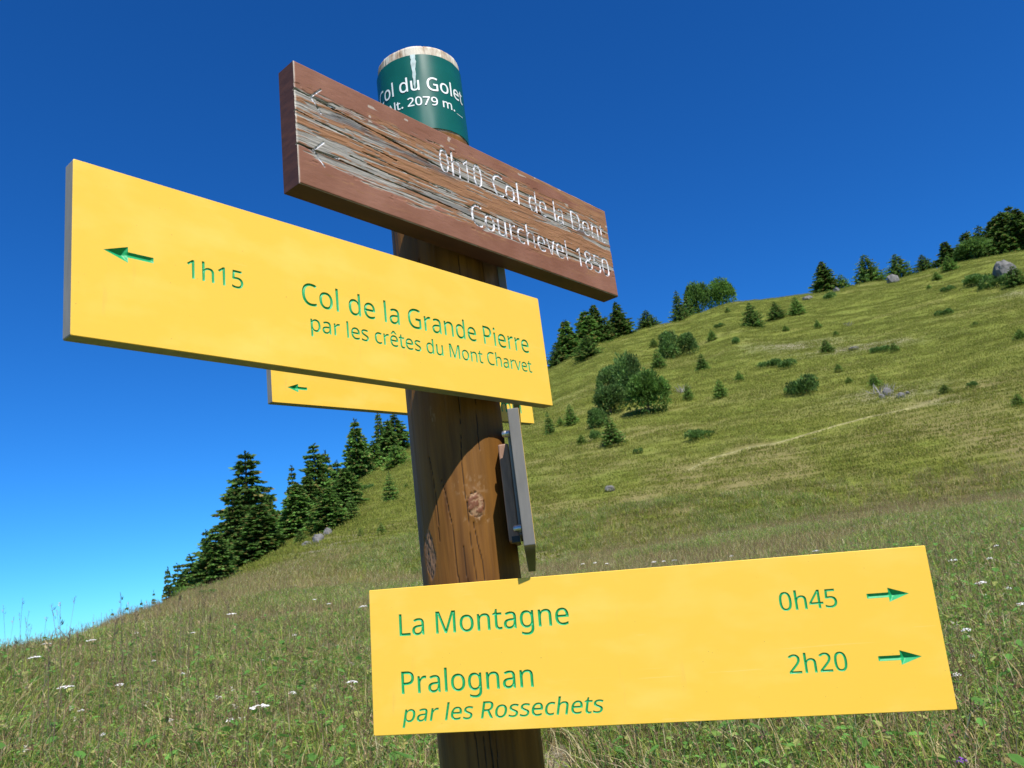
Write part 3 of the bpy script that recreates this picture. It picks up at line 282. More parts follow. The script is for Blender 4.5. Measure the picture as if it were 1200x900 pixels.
def routed_sign(name, L, Hh, T, items, parent_loc, rot, label, cat, group=None, seat=None):
    """board with V-routed lettering. local x = along the board, local z = up, front face at y=0 looking to -y."""
    root = empty(name, parent_loc, rot); tag(root, label, cat, group)
    pts = []; edges = []
    def add_loop(l):
        i0 = len(pts); pts.extend([tuple(p) for p in l]); n = len(l)
        edges.extend([(i0 + k, i0 + (k + 1) % n) for k in range(n)])
    l_, h_ = L * 1000, Hh * 1000; rc = 1.6
    rect = []
    for cx, cy, a0 in ((l_ - rc, h_ - rc, 0), (rc, h_ - rc, 90), (rc, rc, 180), (l_ - rc, rc, 270)):
        for a in (0, 30, 60, 90): rect.append((cx + rc * math.cos(R_(a0 + a)), cy + rc * math.sin(R_(a0 + a))))
    rect = np.array(rect); add_loop(rect)
    gl = []                                  # (item index, glyph loops)
    for k, (kind, loops) in enumerate(items):
        for g in (sub_glyphs(loops) if kind == 'lettering' else [loops]):
            gl.append((k, g))
            for l in g: add_loop(l)
    dep = {}
    for k, g in gl:
        kind = items[k][0]; stp = .75 if kind == 'lettering' else 1.3
        P, d = grid_in(g, stp); ok = d > .32; P = P[ok]; d = d[ok]
        dd = np.minimum(d * 1.0, 2.0) if kind == 'lettering' else np.minimum(d * .75, 5.5)
        for p, z in zip(P, dd): dep[len(pts)] = z; pts.append(tuple(p))
    V, E_, F, ov, oe, of = delaunay_2d_cdt([Vector(p) for p in pts], edges, [], 0, 1e-5, True)
    V = np.array([(v.x, v.y) for v in V]); F = np.array([f for f in F])
    Z = np.array([max([dep.get(i, 0.0) for i in ids] + [0.0]) if ids else 0.0 for ids in ov])
    cen = V[F].mean(1); cls = np.full(len(F), -1)
    for k, g in gl:
        mn = np.min([l.min(0) for l in g], 0); mx = np.max([l.max(0) for l in g], 0)
        idx = np.where(((cen >= mn) & (cen <= mx)).all(1))[0]
        if len(idx): cls[idx[inside(cen[idx], g)]] = k
    def sub(sel):
        f = F[sel]; u, inv = np.unique(f, return_inverse=True); return u, inv.reshape(f.shape)
    u, f = sub(cls < 0); f = f[:, :]
    a = V[u][f]; ar = np.cross(a[:, 1] - a[:, 0], a[:, 2] - a[:, 0]); f[ar < 0] = f[ar < 0][:, ::-1]
    fv = np.stack([V[u][:, 0] / 1000, -Z[u] * 0, V[u][:, 1] / 1000], 1)
    n0 = len(fv); ch = .0006                        # small chamfer, then side walls and back
    c = rect.mean(0); rin = rect
    ring0 = np.stack([rin[:, 0] / 1000, np.zeros(len(rect)), rin[:, 1] / 1000], 1)
    off = (rect - c); off = off / np.abs(off).max(0)
    ring1 = ring0 + np.stack([off[:, 0] * ch, np.full(len(rect), ch), off[:, 1] * ch], 1)
    ring2 = ring1 + np.array([0, T - 2 * ch, 0]); ring3 = ring0 + np.array([0, T, 0])
    n = len(rect); allv = np.concatenate([fv, ring0, ring1, ring2, ring3]); ff = [tuple(t) for t in f]; mi = [0] * len(ff)
    for rr in range(3):
        for k in range(n):
            a0 = n0 + rr * n + k; a1 = n0 + rr * n + (k + 1) % n
            ff.append((a1, a0, a0 + n, a1 + n)); mi.append(1 if rr else 0)
    ff.append(tuple(n0 + 3 * n + k for k in range(n - 1, -1, -1))); mi.append(0)
    mk('panel', allv, ff, [M['yellow'], M['core']], root, mi)
    for k, (kind, loops) in enumerate(items):
        s_ = cls == k
        if not s_.any(): continue
        u, f = sub(s_)
        a = V[u][f]; ar = np.cross(a[:, 1] - a[:, 0], a[:, 2] - a[:, 0]); f[ar < 0] = f[ar < 0][:, ::-1]
        mk(kind, np.stack([V[u][:, 0] / 1000, Z[u] / 1000, V[u][:, 1] / 1000], 1), f.astype(np.int64), [M['green']], root)
    return root

AX = np.array([-0.09137648, 1.17871229])   # post axis
def board_frame(yaw, tilt, d, s0, z0):
    n = np.array([math.sin(yaw), -math.cos(yaw), 0]); u = np.array([math.cos(yaw), math.sin(yaw), 0]); z = np.array([0, 0, 1.])
    u2 = math.cos(tilt) * u + math.sin(tilt) * z; v2 = -math.sin(tilt) * u + math.cos(tilt) * z
    o = np.array([AX[0], AX[1], H]) + n * d + u2 * s0 + v2 * z0
    m = Matrix(((u2[0], -n[0], v2[0]), (u2[1], -n[1], v2[1]), (u2[2], -n[2], v2[2])))
    return o, m.to_euler()

def bolts(root, xs, zs, y0, y1):
    for x in xs:
        for z in zs:
            V_ = []; F_ = []
            for (r, ya, yb, k) in ((.0075, y0, y0 + .004, 6), (.0035, y0, y1, 10)):
                b = len(V_)
                for y in (ya, yb):
                    for i in range(k): V_.append((x + r * math.cos(2 * math.pi * i / k), y, z + r * math.sin(2 * math.pi * i / k)))
                F_ += [(b + i, b + (i + 1) % k, b + k + (i + 1) % k, b + k + i) for i in range(k)]
                F_ += [tuple(b + i for i in range(k - 1, -1, -1)), tuple(b + k + i for i in range(k))]
            mk('bolt', V_, F_, [M['metal']], root)

# ---------------------------------------------------------------- the three yellow signs
o_, e_ = board_frame(0.882005, 0.001573, .103, -.582027, .268875)
yup = routed_sign('direction_sign', .6921, .1747, .018, [
    ('arrow', arrow_loops(.0270, .0500, .0748, .0893, .0083, .0029)),
    ('lettering', fit_text('1h15', .1091, .1722, .0796, .0202)),
    ('lettering', fit_text('Col de la Grande Pierre', .2465, .6523, .0780, .0272)),
    ('lettering', fit_text('par les crêtes du Mont Charvet', .2558, .6528, .0471, .0195))],
    o_, e_, 'large yellow sign reading Col de la Grande Pierre with green arrow pointing left', 'sign')
bolts(yup, (.545, .62), (.05, .13), .018, .040)
o_, e_ = board_frame(-.180724, -.046177, .103, -.117115, -.159059)
ylow = routed_sign('direction_sign', .6932, .1801, .018, [
    ('lettering', fit_text('La Montagne', .0400, .2650, .1196, .0272)),
    ('lettering', fit_text('Pralognan', .0398, .2133, .0483, .0270)),
    ('lettering', fit_text('par les Rossechets', .0388, .2984, .0143, .0197, .2)),
    ('lettering', fit_text('0h45', .5204, .5861, .1182, .0210)),
    ('lettering', fit_text('2h20', .5202, .5858, .0468, .0210)),
    ('arrow', arrow_loops(.6664, .6438, .6198, .1280, .0081, .0028)),
    ('arrow', arrow_loops(.6672, .6443, .6202, .0580, .0081, .0028))],
    o_, e_, 'yellow sign at the bottom reading La Montagne and Pralognan with two arrows pointing right', 'sign')
bolts(ylow, (.09, .145), (.05, .13), .018, .040)
A2 = unp(319.7, 470.8); B2 = unp(626, 496); rr = A2[2] / B2[2]; k_ = .6921 / np.linalg.norm(A2 - B2 * rr)
A2 = A2 * k_; B2 = B2 * rr * k_; yaw2 = math.atan2(B2[1] - A2[1], B2[0] - A2[0])
n2 = np.array([math.sin(yaw2), -math.cos(yaw2), 0]); u2_ = np.array([math.cos(yaw2), math.sin(yaw2), 0])
def on2(px, py):
    v = unp(px, py); t = (A2 @ n2) / (v @ n2); q = v * t - A2; return q @ u2_, q[2]
a_t = on2(336.7, 454); a_e = on2(360, 455.5); m_l = on2(588, 482); m_r = on2(611.5, 484.5)
yback = routed_sign('direction_sign', .6921, .1747, .018, [
    ('arrow', arrow_loops(a_t[0], a_t[0] + .023, a_e[0], (a_t[1] + a_e[1]) / 2, .0083, .0029)),
    ('lettering', fit_text('min', m_l[0], m_r[0], (m_l[1] + m_r[1]) / 2, .030))],
    (A2[0], A2[1], A2[2] + H), Matrix(((u2_[0], -n2[0], 0), (u2_[1], -n2[1], 0), (0, 0, 1))).to_euler(),
    'partly hidden yellow sign with small left arrow, behind the post', 'sign')
bolts(yback, (.46, .52), (.05, .13), .018, .036)

# ---------------------------------------------------------------- end-on grey edged signs beside the post
def endon_sign(name, x0, x1, ynear, z0, z1, length, pitch, label):
    """board seen from its end: runs away from the camera (+y)"""
    root = empty(name, ((x0 + x1) / 2, ynear, z0 + H), (pitch, 0, R_(.35))); tag(root, label, 'sign')
    w_ = (x1 - x0) / 2; V_, F_ = box(-w_, w_, 0, length, 0, z1 - z0)
    p = mk('panel', V_, F_, [M['core_dark'], M['yellow']], root, [0, 1, 0, 0, 0, 0]); bevel(p, .0012)
    return root, w_
g1, w1 = endon_sign('direction_sign', -.0108, .0044, 1.03, .0556, .2357, .69, R_(-1.4),
                    'narrow grey end of a sign pointing away, bolted right of the post')
V_, F_ = box(-.0195 - w1, -.0045 - w1, .078, .165, .014, .150)
sp_o = mk('spacer', V_, F_, [M['bracket']], g1); bevel(sp_o, .002)
V_, F_ = box(-.0040 - w1, -.0003 - w1, .060, .17, .020, .165)
sp_o = mk('backing_plate', V_, F_, [M['core']], g1); bevel(sp_o, .001)
for zz in (.028, .158):
    bpy_v = []; F_ = []; k = 14
    for (xx, r) in ((-.0115 - w1, .002), (-.0105 - w1, .0042), (-.007 - w1, .0050), (-.001 - w1, .0050)):
        for i in range(k): bpy_v.append((xx, .052 + r * math.cos(2 * math.pi * i / k), zz + r * math.sin(2 * math.pi * i / k)))
    for q in range(3): F_ += [(q * k + i, q * k + (i + 1) % k, (q + 1) * k + (i + 1) % k, (q + 1) * k + i) for i in range(k)]
    F_ += [tuple(range(k))]
    mk('bolt', bpy_v, F_, [M['metal']], g1, smooth=True)
V_, F_ = box(-.015 - w1, -.004 - w1, .046, .058, .010, .018)
mk('nut', V_, F_, [M['black']], g1)
g2, w2 = endon_sign('direction_sign', -.0004, .0114, 1.172, .350, .535, .62, R_(-1.0),
                    'grey end of another sign board showing in the gap between brown and large yellow signs')
V_, F_ = box(-.026 - w2, -.0003 - w2, .01, .11, .03, .18)
mk('spacer', V_, F_, [M['bracket']], g2)

# ---------------------------------------------------------------- brown carved board (height field front)
def wood_board():
    L, Hh, T = .6705, .1709, .033
    o_, e_ = board_frame(.873602, -.010880, .112, -.338868, .494396)
    root = empty('direction_sign', o_, e_); tag(root, 'weathered brown wooden board with carved Col de la Dent and Courchevel lettering in flaking white', 'sign')
    nx, nz = 900, 232
    X, Z = np.meshgrid(np.linspace(0, L, nx), np.linspace(0, Hh, nz)); s = X.ravel(); t = Z.ravel()
    rnd = np.random.RandomState(3)
    warp = (fbm(s * 7, t * 12, 5, 3) - .5) * .012
    tw = t + warp
    lowb = np.interp(s, [0, .03, .09, .2, .5, .67], [.050, .040, .032, .030, .036, .045])
    topb = np.interp(s, [0, .06, .11, .24, .45, .67], [.138, .134, .128, .143, .142, .137])
    edge = (fbm(s * 26, t * 240, 9, 4) - .5) * .030
    zone = sstep(-.002, .003, tw + edge - lowb) * sstep(-.002, .003, topb - tw - edge)      # 1 inside the weathered band
    g = fbm(s * 16, tw * 330, 21, 4, .6)                          # long grain streaks
    g2_ = fbm(s * 45, tw * 800, 31, 3, .6)
    # where paint flakes remain as orange streaks between the text lines
    streak = np.exp(-((tw - (.086 - .010 * s / L)) / .013) ** 2) * .30 + np.exp(-((tw - .118 + .02 * s) / .006) ** 2) * .15 * (s < .22)
    streak += np.exp(-((tw - .139) / .007) ** 2) * .18 + .06 * (fbm(s * 5, t * 30, 77, 2) - .4)
    flake = sstep(.53, .57, g + streak - .10 * sstep(.18, .05, s) + .03 * sstep(.3, .5, s))
    bare = zone * (1 - flake)
    peel = np.clip(zone * flake + (1 - zone) * sstep(.62, .70, fbm(s * 22, t * 160, 41, 4, .6)) * sstep(-.028, -.002, np.minimum(tw - lowb, topb - tw)), 0, 1)
    upper_orange = sstep(.30, .5, s) * (tw > topb) * sstep(.42, .6, fbm(s * 8, t * 90, 44, 3))
    peel = np.clip(peel + upper_orange, 0, 1)
    crack = np.zeros_like(s)
    def cr(pts, wdt, amp=.0012):
        xs, ys = zip(*pts); c = np.interp(s, xs, ys) + (fbm(s * 30, s * 0 + ys[0] * 50, 51, 3) - .5) * amp * 2
        wv = wdt * (.4 + 1.0 * vnoise(s * 40, s * 0 + ys[0] * 99, 52)); inr = (s > xs[0] - .001) & (s < xs[-1])
        return inr * (1 - sstep(wv * .6, wv * 1.3, np.abs(t - c)))
    for pts, wv in (([(-.01, .1308), (.05, .1262), (.2126, .1116), (.26, .108), (.42, .1045), (.56, .1015)], .0011),
                    ([(-.01, .1002), (.06, .096), (.16, .088)], .0007),
                    ([(-.01, .0545), (.06, .0530), (.2055, .0509), (.31, .047), (.50, .0455), (.66, .047)], .0009),
                    ([(.35, .131), (.50, .128), (.66, .121)], .0006), ([(.29, .0625), (.42, .061), (.62, .058)], .0006),
                    ([(.08, .066), (.2, .060), (.3, .0585)], .0005), ([(.24, .1355), (.34, .133)], .0005), ([(.1, .080), (.26, .073)], .0005)):
        crack = np.maximum(crack, cr(pts, wv))
    stain = np.exp(-((tw - np.interp(s, [0, .15, .35, .6], [.118, .108, .0935, .102])) / .0065) ** 2) * sstep(.42, .6, fbm(s * 12, t * 60, 61, 3)) * zone * .75
    stain = np.clip(stain + .5 * zone * np.exp(-((t - .0525) / .004) ** 2) * sstep(.45, .6, fbm(s * 9, t * 40, 66, 2)), 0, 1)
    wear = np.clip(1 - sstep(.0006, .0020, np.minimum(np.minimum(t, Hh - t) * 2.5, np.minimum(s, L - s) * 1.4) + (fbm(s * 60, t * 60, 71, 2) - .5) * .002), 0, .8)
    wear = np.maximum(wear, .7 * sstep(.84, .87, fbm(s * 60, t * 130, 73, 2)) * (tw > topb))
    dep = bare * (.0006 + .0003 * (1 - sstep(.3, .7, g2_)) + .0003 * (1 - sstep(.3, .6, g))) + zone * flake * .0002
    dep += (1 - sstep(.47, .53, fbm(s * 34, t * 300, 43, 3))) * zone * flake * .0004
    dep += crack * .0022 + (fbm(s * 90, t * 260, 81, 3) - .5) * .0003
    chip = sstep(.70, .74, fbm(s * 45, t * 110, 47, 3)) * (1 - zone) * sstep(.02, 0, np.minimum(np.abs(tw - lowb), np.abs(tw - topb)))
    dep += chip * .0007
    # lettering
    words = [fit_text('0h10', .2425, .3324, .1045, .0375), fit_text('Col', .3559, .4180, .1040, .0375), fit_text('de', .4420, .4890, .1030, .0375),
             fit_text('la', .5080, .5340, .1025, .0375), fit_text('Dent', .5560, .6560, .1020, .0375),
             fit_text('Courchevel', .2982, .5310, .0350, .0362), fit_text('1850', .5560, .6540, .0340, .0350)]
    letter = np.zeros(len(s), int); PX = np.stack([s, t], 1) * 1000
    for wi, wl in enumerate(words):
        for gph in sub_glyphs(wl):
            mn = np.min([l.min(0) for l in gph], 0) - 1; mx = np.max([l.max(0) for l in gph], 0) + 1
            idx = np.where(((PX > mn) & (PX < mx)).all(1))[0]
            d = dist(PX[idx], gph); d = np.where(inside(PX[idx], gph), d, -d); q = d > 0.0
            dep[idx[q]] = .0003 + np.minimum((d[q] + .2) * .85, 1.5) / 1000; letter[idx[q]] = wi + 1
    lm = letter > 0; gv = dep[lm]; dep[lm] = np.clip(gv, 0, .0021)
    def stroke(p, q, wd, col):
        p = np.array(p) * 1000; q = np.array(q) * 1000; D = q - p
        tt = np.clip(((PX - p) @ D) / (D @ D), 0, 1); d = np.hypot(*(PX - p - tt[:, None] * D).T)
        k = d < wd; dep[k] += (wd - d[k]) / 1000 * 1.2
        letter[k & (d < wd * .8)] = col
    for yy, y2 in ((.1290, .1280), (.0535, .0552)):
        ai = len(words) + (1 if yy > .1 else 2)
        stroke((.0234, yy), (.0392, yy + .0165), 1.5, ai); stroke((.0234, yy), (.0378, yy - .0180), 1.5, ai)
        stroke((.0234, yy), (.0610, y2), 1.4, ai)
    V = np.stack([s, dep, t], 1)
    # weathered rim: edges slightly rounded and nibbled
    rim = np.minimum(np.minimum(s, L - s), np.minimum(t, Hh - t)); V[:, 1] += np.clip(.0016 - rim, 0, 1) * .8
    V[:, 2] -= (t > Hh - 1e-6) * (fbm(s * 40, s * 0, 91, 4) - .3) * .0016
    i = np.arange(nx * nz).reshape(nz, nx)
    F = np.stack([i[:-1, :-1], i[:-1, 1:], i[1:, 1:], i[1:, :-1]], -1).reshape(-1, 4)
    lid = letter[F]; lf = (lid > 0).sum(1) >= 3; lid = lid.max(1)
    at = dict(bare=bare, peel=peel, crack=crack, stain=stain, wear=wear)
    bord = np.concatenate([i[0, :], i[1:, -1], i[-1, -2::-1], i[-2:0:-1, 0]])
    bv = V[bord].copy(); bv[:, 1] = T; nb = len(bord)
    mk('panel', V, F[~lf].astype(np.int64), [M['board']], root, attrs=at)
    mk('board_edge', np.concatenate([V[bord], bv]), [(k, nb + k, nb + (k + 1) % nb, (k + 1) % nb) for k in range(nb)] + [tuple(nb + k for k in range(nb))], [M['edgewood']], root)
    for k in range(1, int(letter.max()) + 1):
        f = F[lf & (lid == k)]
        if len(f):
            u, inv = np.unique(f, return_inverse=True); mk('lettering' if k <= len(words) else 'arrow', V[u], inv.reshape(-1, 4), [M['white']], root)
    return root
wb = wood_board(); bolts(wb, (.30, .37), (.05, .12), .033, .045)

# ---------------------------------------------------------------- signposts
def make_post(name, axis, z0, z1, zf, R0, label, nth, dz, seed, featured):
    root = empty(name, (axis[0], axis[1], z0 + H)); tag(root, label, 'signpost')
    th = np.linspace(0, 2 * np.pi, nth, endpoint=False)
    z = np.unique(np.concatenate([np.arange(z0, zf, .02), np.arange(zf, z1 - .006, dz), np.linspace(z1 - .006, z1, 5)]))
    TH, Z = np.meshgrid(th, z); T_ = TH.ravel(); Z_ = Z.ravel(); deg = np.degrees(T_); deg = np.where(deg > 180, deg - 360, deg)   # 0 faces the camera, + to the right
    arc = np.radians(deg) * R0
    per = np.sin(T_) * 2 + 7; per2 = np.cos(T_) * 2 + 7
    r = R0 - .0018 * (Z_ - .1) + (fbm(per * 1.3, per2 * 1.3 + Z_ * 2, seed, 3) - .5) * .0035
    r += (vnoise(per * 26 + per2 * 9, Z_ * 2.5, seed + 1) - .5) * .0004
    ck = np.zeros_like(r); knot = np.zeros_like(r); pale = np.zeros_like(r); bark = np.zeros_like(r); raw = np.zeros_like(r)
    if featured:
        for (zs, ds, wd) in (([-1.4, -.05, .06, .1612, .2655, .30], [12, 10, 8, 6.6, 11.3, 12], .00045), ([-.3, .0272, .10, .1523, .165], [-9, -10.7, -13, -17.3, -18], .0006),
                             ([.02, .0536, .10], [17, 16.4, 13], .0006), ([-.3, .0, .07], [-2, -2, -1], .0006), ([-.4, -.2, -.16], [2, 5, 5], .0009),
                             ([.35, .42, .50], [-20, -22, -19], .0006), ([.20, .30, .5], [30, 33, 31], .0005), ([.08, .14, .2], [-30, -28, -33], .0005)):
            c = np.interp(Z_, zs, ds) + (fbm(Z_ * 22, Z_ * 0 + ds[0], 7, 3) - .5) * 3.5
            wv = wd * (.25 + 1.1 * vnoise(Z_ * 30, Z_ * 0 + ds[0], 8)); inr = (Z_ > zs[0]) & (Z_ < zs[-1])
            ck = np.maximum(ck, inr * (1 - sstep(wv * .5, wv * 1.3, np.abs(np.radians(deg - c)) * R0)))
        def spot(d0, zc, rx, rz): return np.sqrt(((arc - math.radians(d0) * R0) / rx) ** 2 + ((Z_ - zc) / rz) ** 2)
        k = spot(17.5, .1245, .0115, .0165)
        ring = fbm(arc * 260, Z_ * 260, 3, 3, .6)
        knot = (1 - sstep(.8, 1.2, k)); r += (1 - sstep(.3, 1.9, k)) * .0025 - knot * ring * .0008
        pale = knot * .6 * sstep(.5, .62, ring) + .22 * sstep(.55, .68, fbm(arc * 330, Z_ * 190, 17, 3)) * (1 - sstep(1.0, 1.75, spot(15, .150, .018, .013)))
        pale += .5 * sstep(.56, .7, fbm(arc * 250, Z_ * 160, 19, 3)) * (1 - sstep(.8, 1.6, spot(17, .105, .014, .008)))
        pale += 0
        ck = np.maximum(ck, .9 * (1 - sstep(.0, .10, np.abs(k - 1.05))) * (fbm(arc * 150, Z_ * 150, 23, 2) > .47))
        r -= (pale > .3) * .0009
        b = spot(-48, .066, .0125, .034) + (fbm(arc * 120, Z_ * 80, 27, 3) - .5) * .5
        bark = 1 - sstep(.8, 1.05, b)
        rough = fbm(arc * 500, Z_ * 130 + arc * 60, 29, 4, .65)
        r += bark * ((rough - .5) * .005 - .001); pale = np.clip(pale + bark * sstep(.55, .72, rough) * .5, 0, 1)
        k2 = spot(-22, .26, .005, .018); pale = np.clip(pale + .35 * (1 - sstep(.5, 1.2, k2)) * sstep(.5, .6, rough), 0, 1)
        raw = sstep(.712, .716, Z_)
        # small shaded checks on the raw head
        for d0 in (-46, -20, 14, 38, 64, 100, 150, -90, -140):
            c = d0 + (fbm(Z_ * 60, Z_ * 0 + d0, 37, 2) - .5) * 4
            ck = np.maximum(ck, (Z_ > .80) * (1 - sstep(.0003, .0010, np.abs(np.radians(deg - c)) * R0)) * .8)
    r -= ck * .0022
    # rounded top rim and flat housings cut where the boards sit
    r -= np.clip(Z_ - (z1 - .006), 0, 1) ** 2 / .006 * .7
    V = np.stack([r * np.sin(T_), -r * np.cos(T_), Z_ - z0], 1)
    nz = len(z); i = np.arange(nz * nth).reshape(nz, nth); j = np.roll(i, -1, 1)
    F = np.stack([i[:-1], j[:-1], j[1:], i[1:]], -1).reshape(-1, 4)
    # top cap: rings towards the centre
    capv = []; capf = []; b0 = len(V); prev = i[-1]
    for q, fr in enumerate((.8, .5, .2)):
        capv.append(np.stack([r[-nth:] * fr * np.sin(th), -r[-nth:] * fr * np.cos(th), np.full(nth, z1 - z0 + .0006 * (q + 1)) + (vnoise(th * 8, th * 0 + q, 4) - .5) * .0008], 1))
        cur = b0 + q * nth + np.arange(nth); capf.append(np.stack([prev, np.roll(prev, -1), np.roll(cur, -1), cur], -1)); prev = cur
    capv.append(np.array([[0, 0, z1 - z0 + .002]])); V = np.concatenate([V] + capv); ext = len(V) - nz * nth
    tri = np.stack([prev, np.roll(prev, -1), np.full(nth, len(V) - 1), np.full(nth, len(V) - 1)], -1)
    F = np.concatenate([F] + capf); pad = lambda a, v=0: np.concatenate([a, np.full(ext, v)])
    F = [tuple(f) for f in F[:0]] or F
    mk('post', V, F, [M['post']], root, smooth=True, attrs=dict(crack=pad(ck), knot=pad(knot), pale=pad(pale), bark=pad(bark), raw=pad(raw, 1 if featured else 0)))
    V3 = V[np.concatenate([prev, [len(V) - 1]])]
    mk('heartwood', V3, np.stack([np.arange(nth), np.roll(np.arange(nth), -1), np.full(nth, nth)], -1), [M['post']], root, attrs=dict(crack=V3[:, 0] * 0, knot=V3[:, 0] * 0, pale=V3[:, 0] * 0, bark=V3[:, 0] * 0, raw=V3[:, 0] * 0 + 1))
    return root
RP = .0702
post = make_post('signpost', AX, -1.45, .870, -.26, RP, 'thick round brown wooden post with knot and green name band on its pale head', 400, .0016, 11, True)
# the hidden second signpost that carries the small looking yellow sign
c2 = A2 + u2_ * .519 - n2 * .098
post2 = make_post('signpost', (c2[0], c2[1]), -1.30, .60, -.4, .062, 'second round wooden post hidden straight behind the near one', 64, .02, 5, False)

# the green name band with its print, wrapped round the post head
def wrap(loops, r, mat, name, parent, step=1.2):
    """loops in mm: x = arc from the camera side, y = height above the post base"""
    pts = []; edges = []
    for l in loops:
        i0 = len(pts); pts += [tuple(p) for p in l]; edges += [(i0 + k, i0 + (k + 1) % len(l)) for k in range(len(l))]
    P, d = grid_in(loops, step); pts += [tuple(p) for p in P[d > .4]]
    V, _, F, *_r = delaunay_2d_cdt([Vector(p) for p in pts], edges, [], 0, 1e-5, True)
    V = np.array([(v.x, v.y) for v in V]); F = np.array([f for f in F]); F = F[inside(V[F].mean(1), loops)]
    a = V[F]; ar = np.cross(a[:, 1] - a[:, 0], a[:, 2] - a[:, 0]); F[ar < 0] = F[ar < 0][:, ::-1]
    th = V[:, 0] / 1000 / RP
    return mk(name, np.stack([r * np.sin(th), -r * np.cos(th), V[:, 1] / 1000], 1), F, [mat], parent)
zb = 1.45
th = np.radians(np.arange(-172, 180, 2)); hh = np.linspace(.7155, .8500, 12) + zb
TH, ZZ = np.meshgrid(th, hh); rb = RP + .0006 + (vnoise(TH * 6 + 20, ZZ * 30, 3) - .5) * .0006 + .0001
Vb = np.stack([rb * np.sin(TH), -rb * np.cos(TH), ZZ], -1).reshape(-1, 3); i = np.arange(len(Vb)).reshape(TH.shape)
band = mk('name_band', Vb, np.stack([i[:-1, :-1], i[:-1, 1:], i[1:, 1:], i[1:, :-1]], -1).reshape(-1, 4), [M['sticker']], post, smooth=True)
sm = band.modifiers.new('thickness', 'SOLIDIFY'); sm.thickness = .0009; sm.offset = -1; es = band.modifiers.new('split', 'EDGE_SPLIT'); es.split_angle = R_(35)
RW = RP + .0014; dg = lambda d: math.radians(d) * RP
def slant(L, k): return [np.stack([l[:, 0], l[:, 1] + k * l[:, 0]], 1) for l in L]
wrap(slant(fit_text('Col du Golet', dg(-65), dg(73), .7843 + zb, .0238), -.045), RW, M['print'], 'lettering', band)
wrap(slant(fit_text('Alt. 2079 m.', dg(-46), dg(51.5), .7570 + zb, .0150), -.03), RW, M['print'], 'lettering', band)
wrap([np.array([(dg(54.5), 0), (dg(68), 0), (dg(68), .8), (dg(54.5), .8)]) * np.array([1000, 1]) + np.array([0, (.7530 + zb) * 1000])], RW, M['print'], 'printed_rule', band)
rd = random.Random(4); lft = []; rgt = []
for k in range(15):
    f = k / 14; hgt = .8500 - f * .0640; wd = (.0042 * (1 - f) ** .8 + .0005) * rd.uniform(.75, 1.15); cx = -.0002 - .002 * f + rd.uniform(-.0004, .0004)
    lft.append((cx - wd, hgt + zb)); rgt.append((cx + wd, hgt + zb))
wrap([np.array(lft + rgt[::-1]) * 1000], RW + .0002, M['drip'], 'drip', band)

# ---------------------------------------------------------------- terrain
def ang(px, py):
    v = unp(px, py); return math.atan2(v[0], v[1]), math.atan2(v[2], math.hypot(v[0], v[1]))
def ctrl(rows):                            # rows: (px, py, distance) -> azimuth, distance, height at that distance (eye = 0)
    out = []
    for px, py, d in rows:
        a, e = ang(px, py); out.append((a, d, d * math.tan(e)))
    return np.array(out)
SK = ctrl([(-60, 806, 13), (0, 789, 14), (60, 770, 18), (100, 753, 22), (200, 711, 34), (260, 679, 48), (300, 655, 56), (330, 632, 60), (365, 605, 66), (400, 580, 72), (440, 551, 80),
           (480, 524, 88), (560, 476, 100), (640, 436, 112), (700, 402, 120), (740, 390, 125), (800, 375, 132), (850, 354, 140), (900, 350, 144),
           (950, 344, 146), (1000, 335, 148), (1050, 325, 150), (1100, 313, 150), (1140, 303, 150), (1200, 294, 150), (1300, 282, 150)])
BR = ctrl([(-60, 815, 10), (0, 800, 11), (60, 782, 13), (100, 768, 15), (200, 724, 22), (300, 698, 26), (480, 682, 28), (650, 658, 30), (800, 634, 31), (1000, 603, 32), (1200, 580, 32), (1300, 570, 32)])
def ext_(tab):
    a = np.concatenate([[-math.pi, -1.6], tab[:, 0], [1.6, math.pi]])
    d = np.concatenate([[tab[0, 1], tab[0, 1]], tab[:, 1], [tab[-1, 1], tab[0, 1]]])
    z = np.concatenate([[-2.4, -1.6], tab[:, 2], [tab[-1, 2] * .8, -2.4]])
    return a, d, z
SKa, BRa = ext_(SK), ext_(BR)
def smin(a, b, k):
    h = np.clip(.5 + .5 * (b - a) / k, 0, 1); return b * (1 - h) + a * h - k * h * (1 - h)
def height(x, y):
    """ground height relative to the eye"""
    x = np.asarray(x, float); y = np.asarray(y, float); r = np.hypot(x, y) + 1e-6; a = np.arctan2(x, y)
    sd = np.interp(a, SKa[0], SKa[1]); sz = np.interp(a, SKa[0], SKa[2]); bd = np.interp(a, BRa[0], BRa[1]); bz = np.interp(a, BRa[0], BRa[2])
    near = -1.35 + (bz + 1.35) * (r / bd)
    far = bz + (sz - bz) * (r - bd) / (sd - bd)
    k = np.clip((r - bd + 4) / 8, 0, 1); up = near * (1 - k) + far * k
    up = np.where(r < bd - 4, near, up)
    down = sz - .42 * (r - sd)
    h = smin(up, down, np.clip(sd * .012, .15, 1.8))
    h = h + (fbm(x * .9, y * .9, 3, 3) - .5) * np.clip(.04 + r * .001, .04, .13) + (fbm(x * .16, y * .16, 8, 3) - .5) * np.clip(r * .012, 0, 1.2) * sstep(15, 60, r)
    h = h + (fbm(x * .35, y * .35 + h * 1.2, 17, 2) - .5) * .12 * sstep(35, 60, r)
    return np.maximum(h, -160.0)
def hit(px, py, rmin=1.6, rmax=170):
    v = unp(px, py); v = v / math.hypot(v[0], v[1]); r = np.arange(rmin, rmax, .05)
    g = height(v[0] * r, v[1] * r) - v[2] * r; k = np.where(g > 0)[0]
    return (v, r[k[0]]) if len(k) else (v, None)

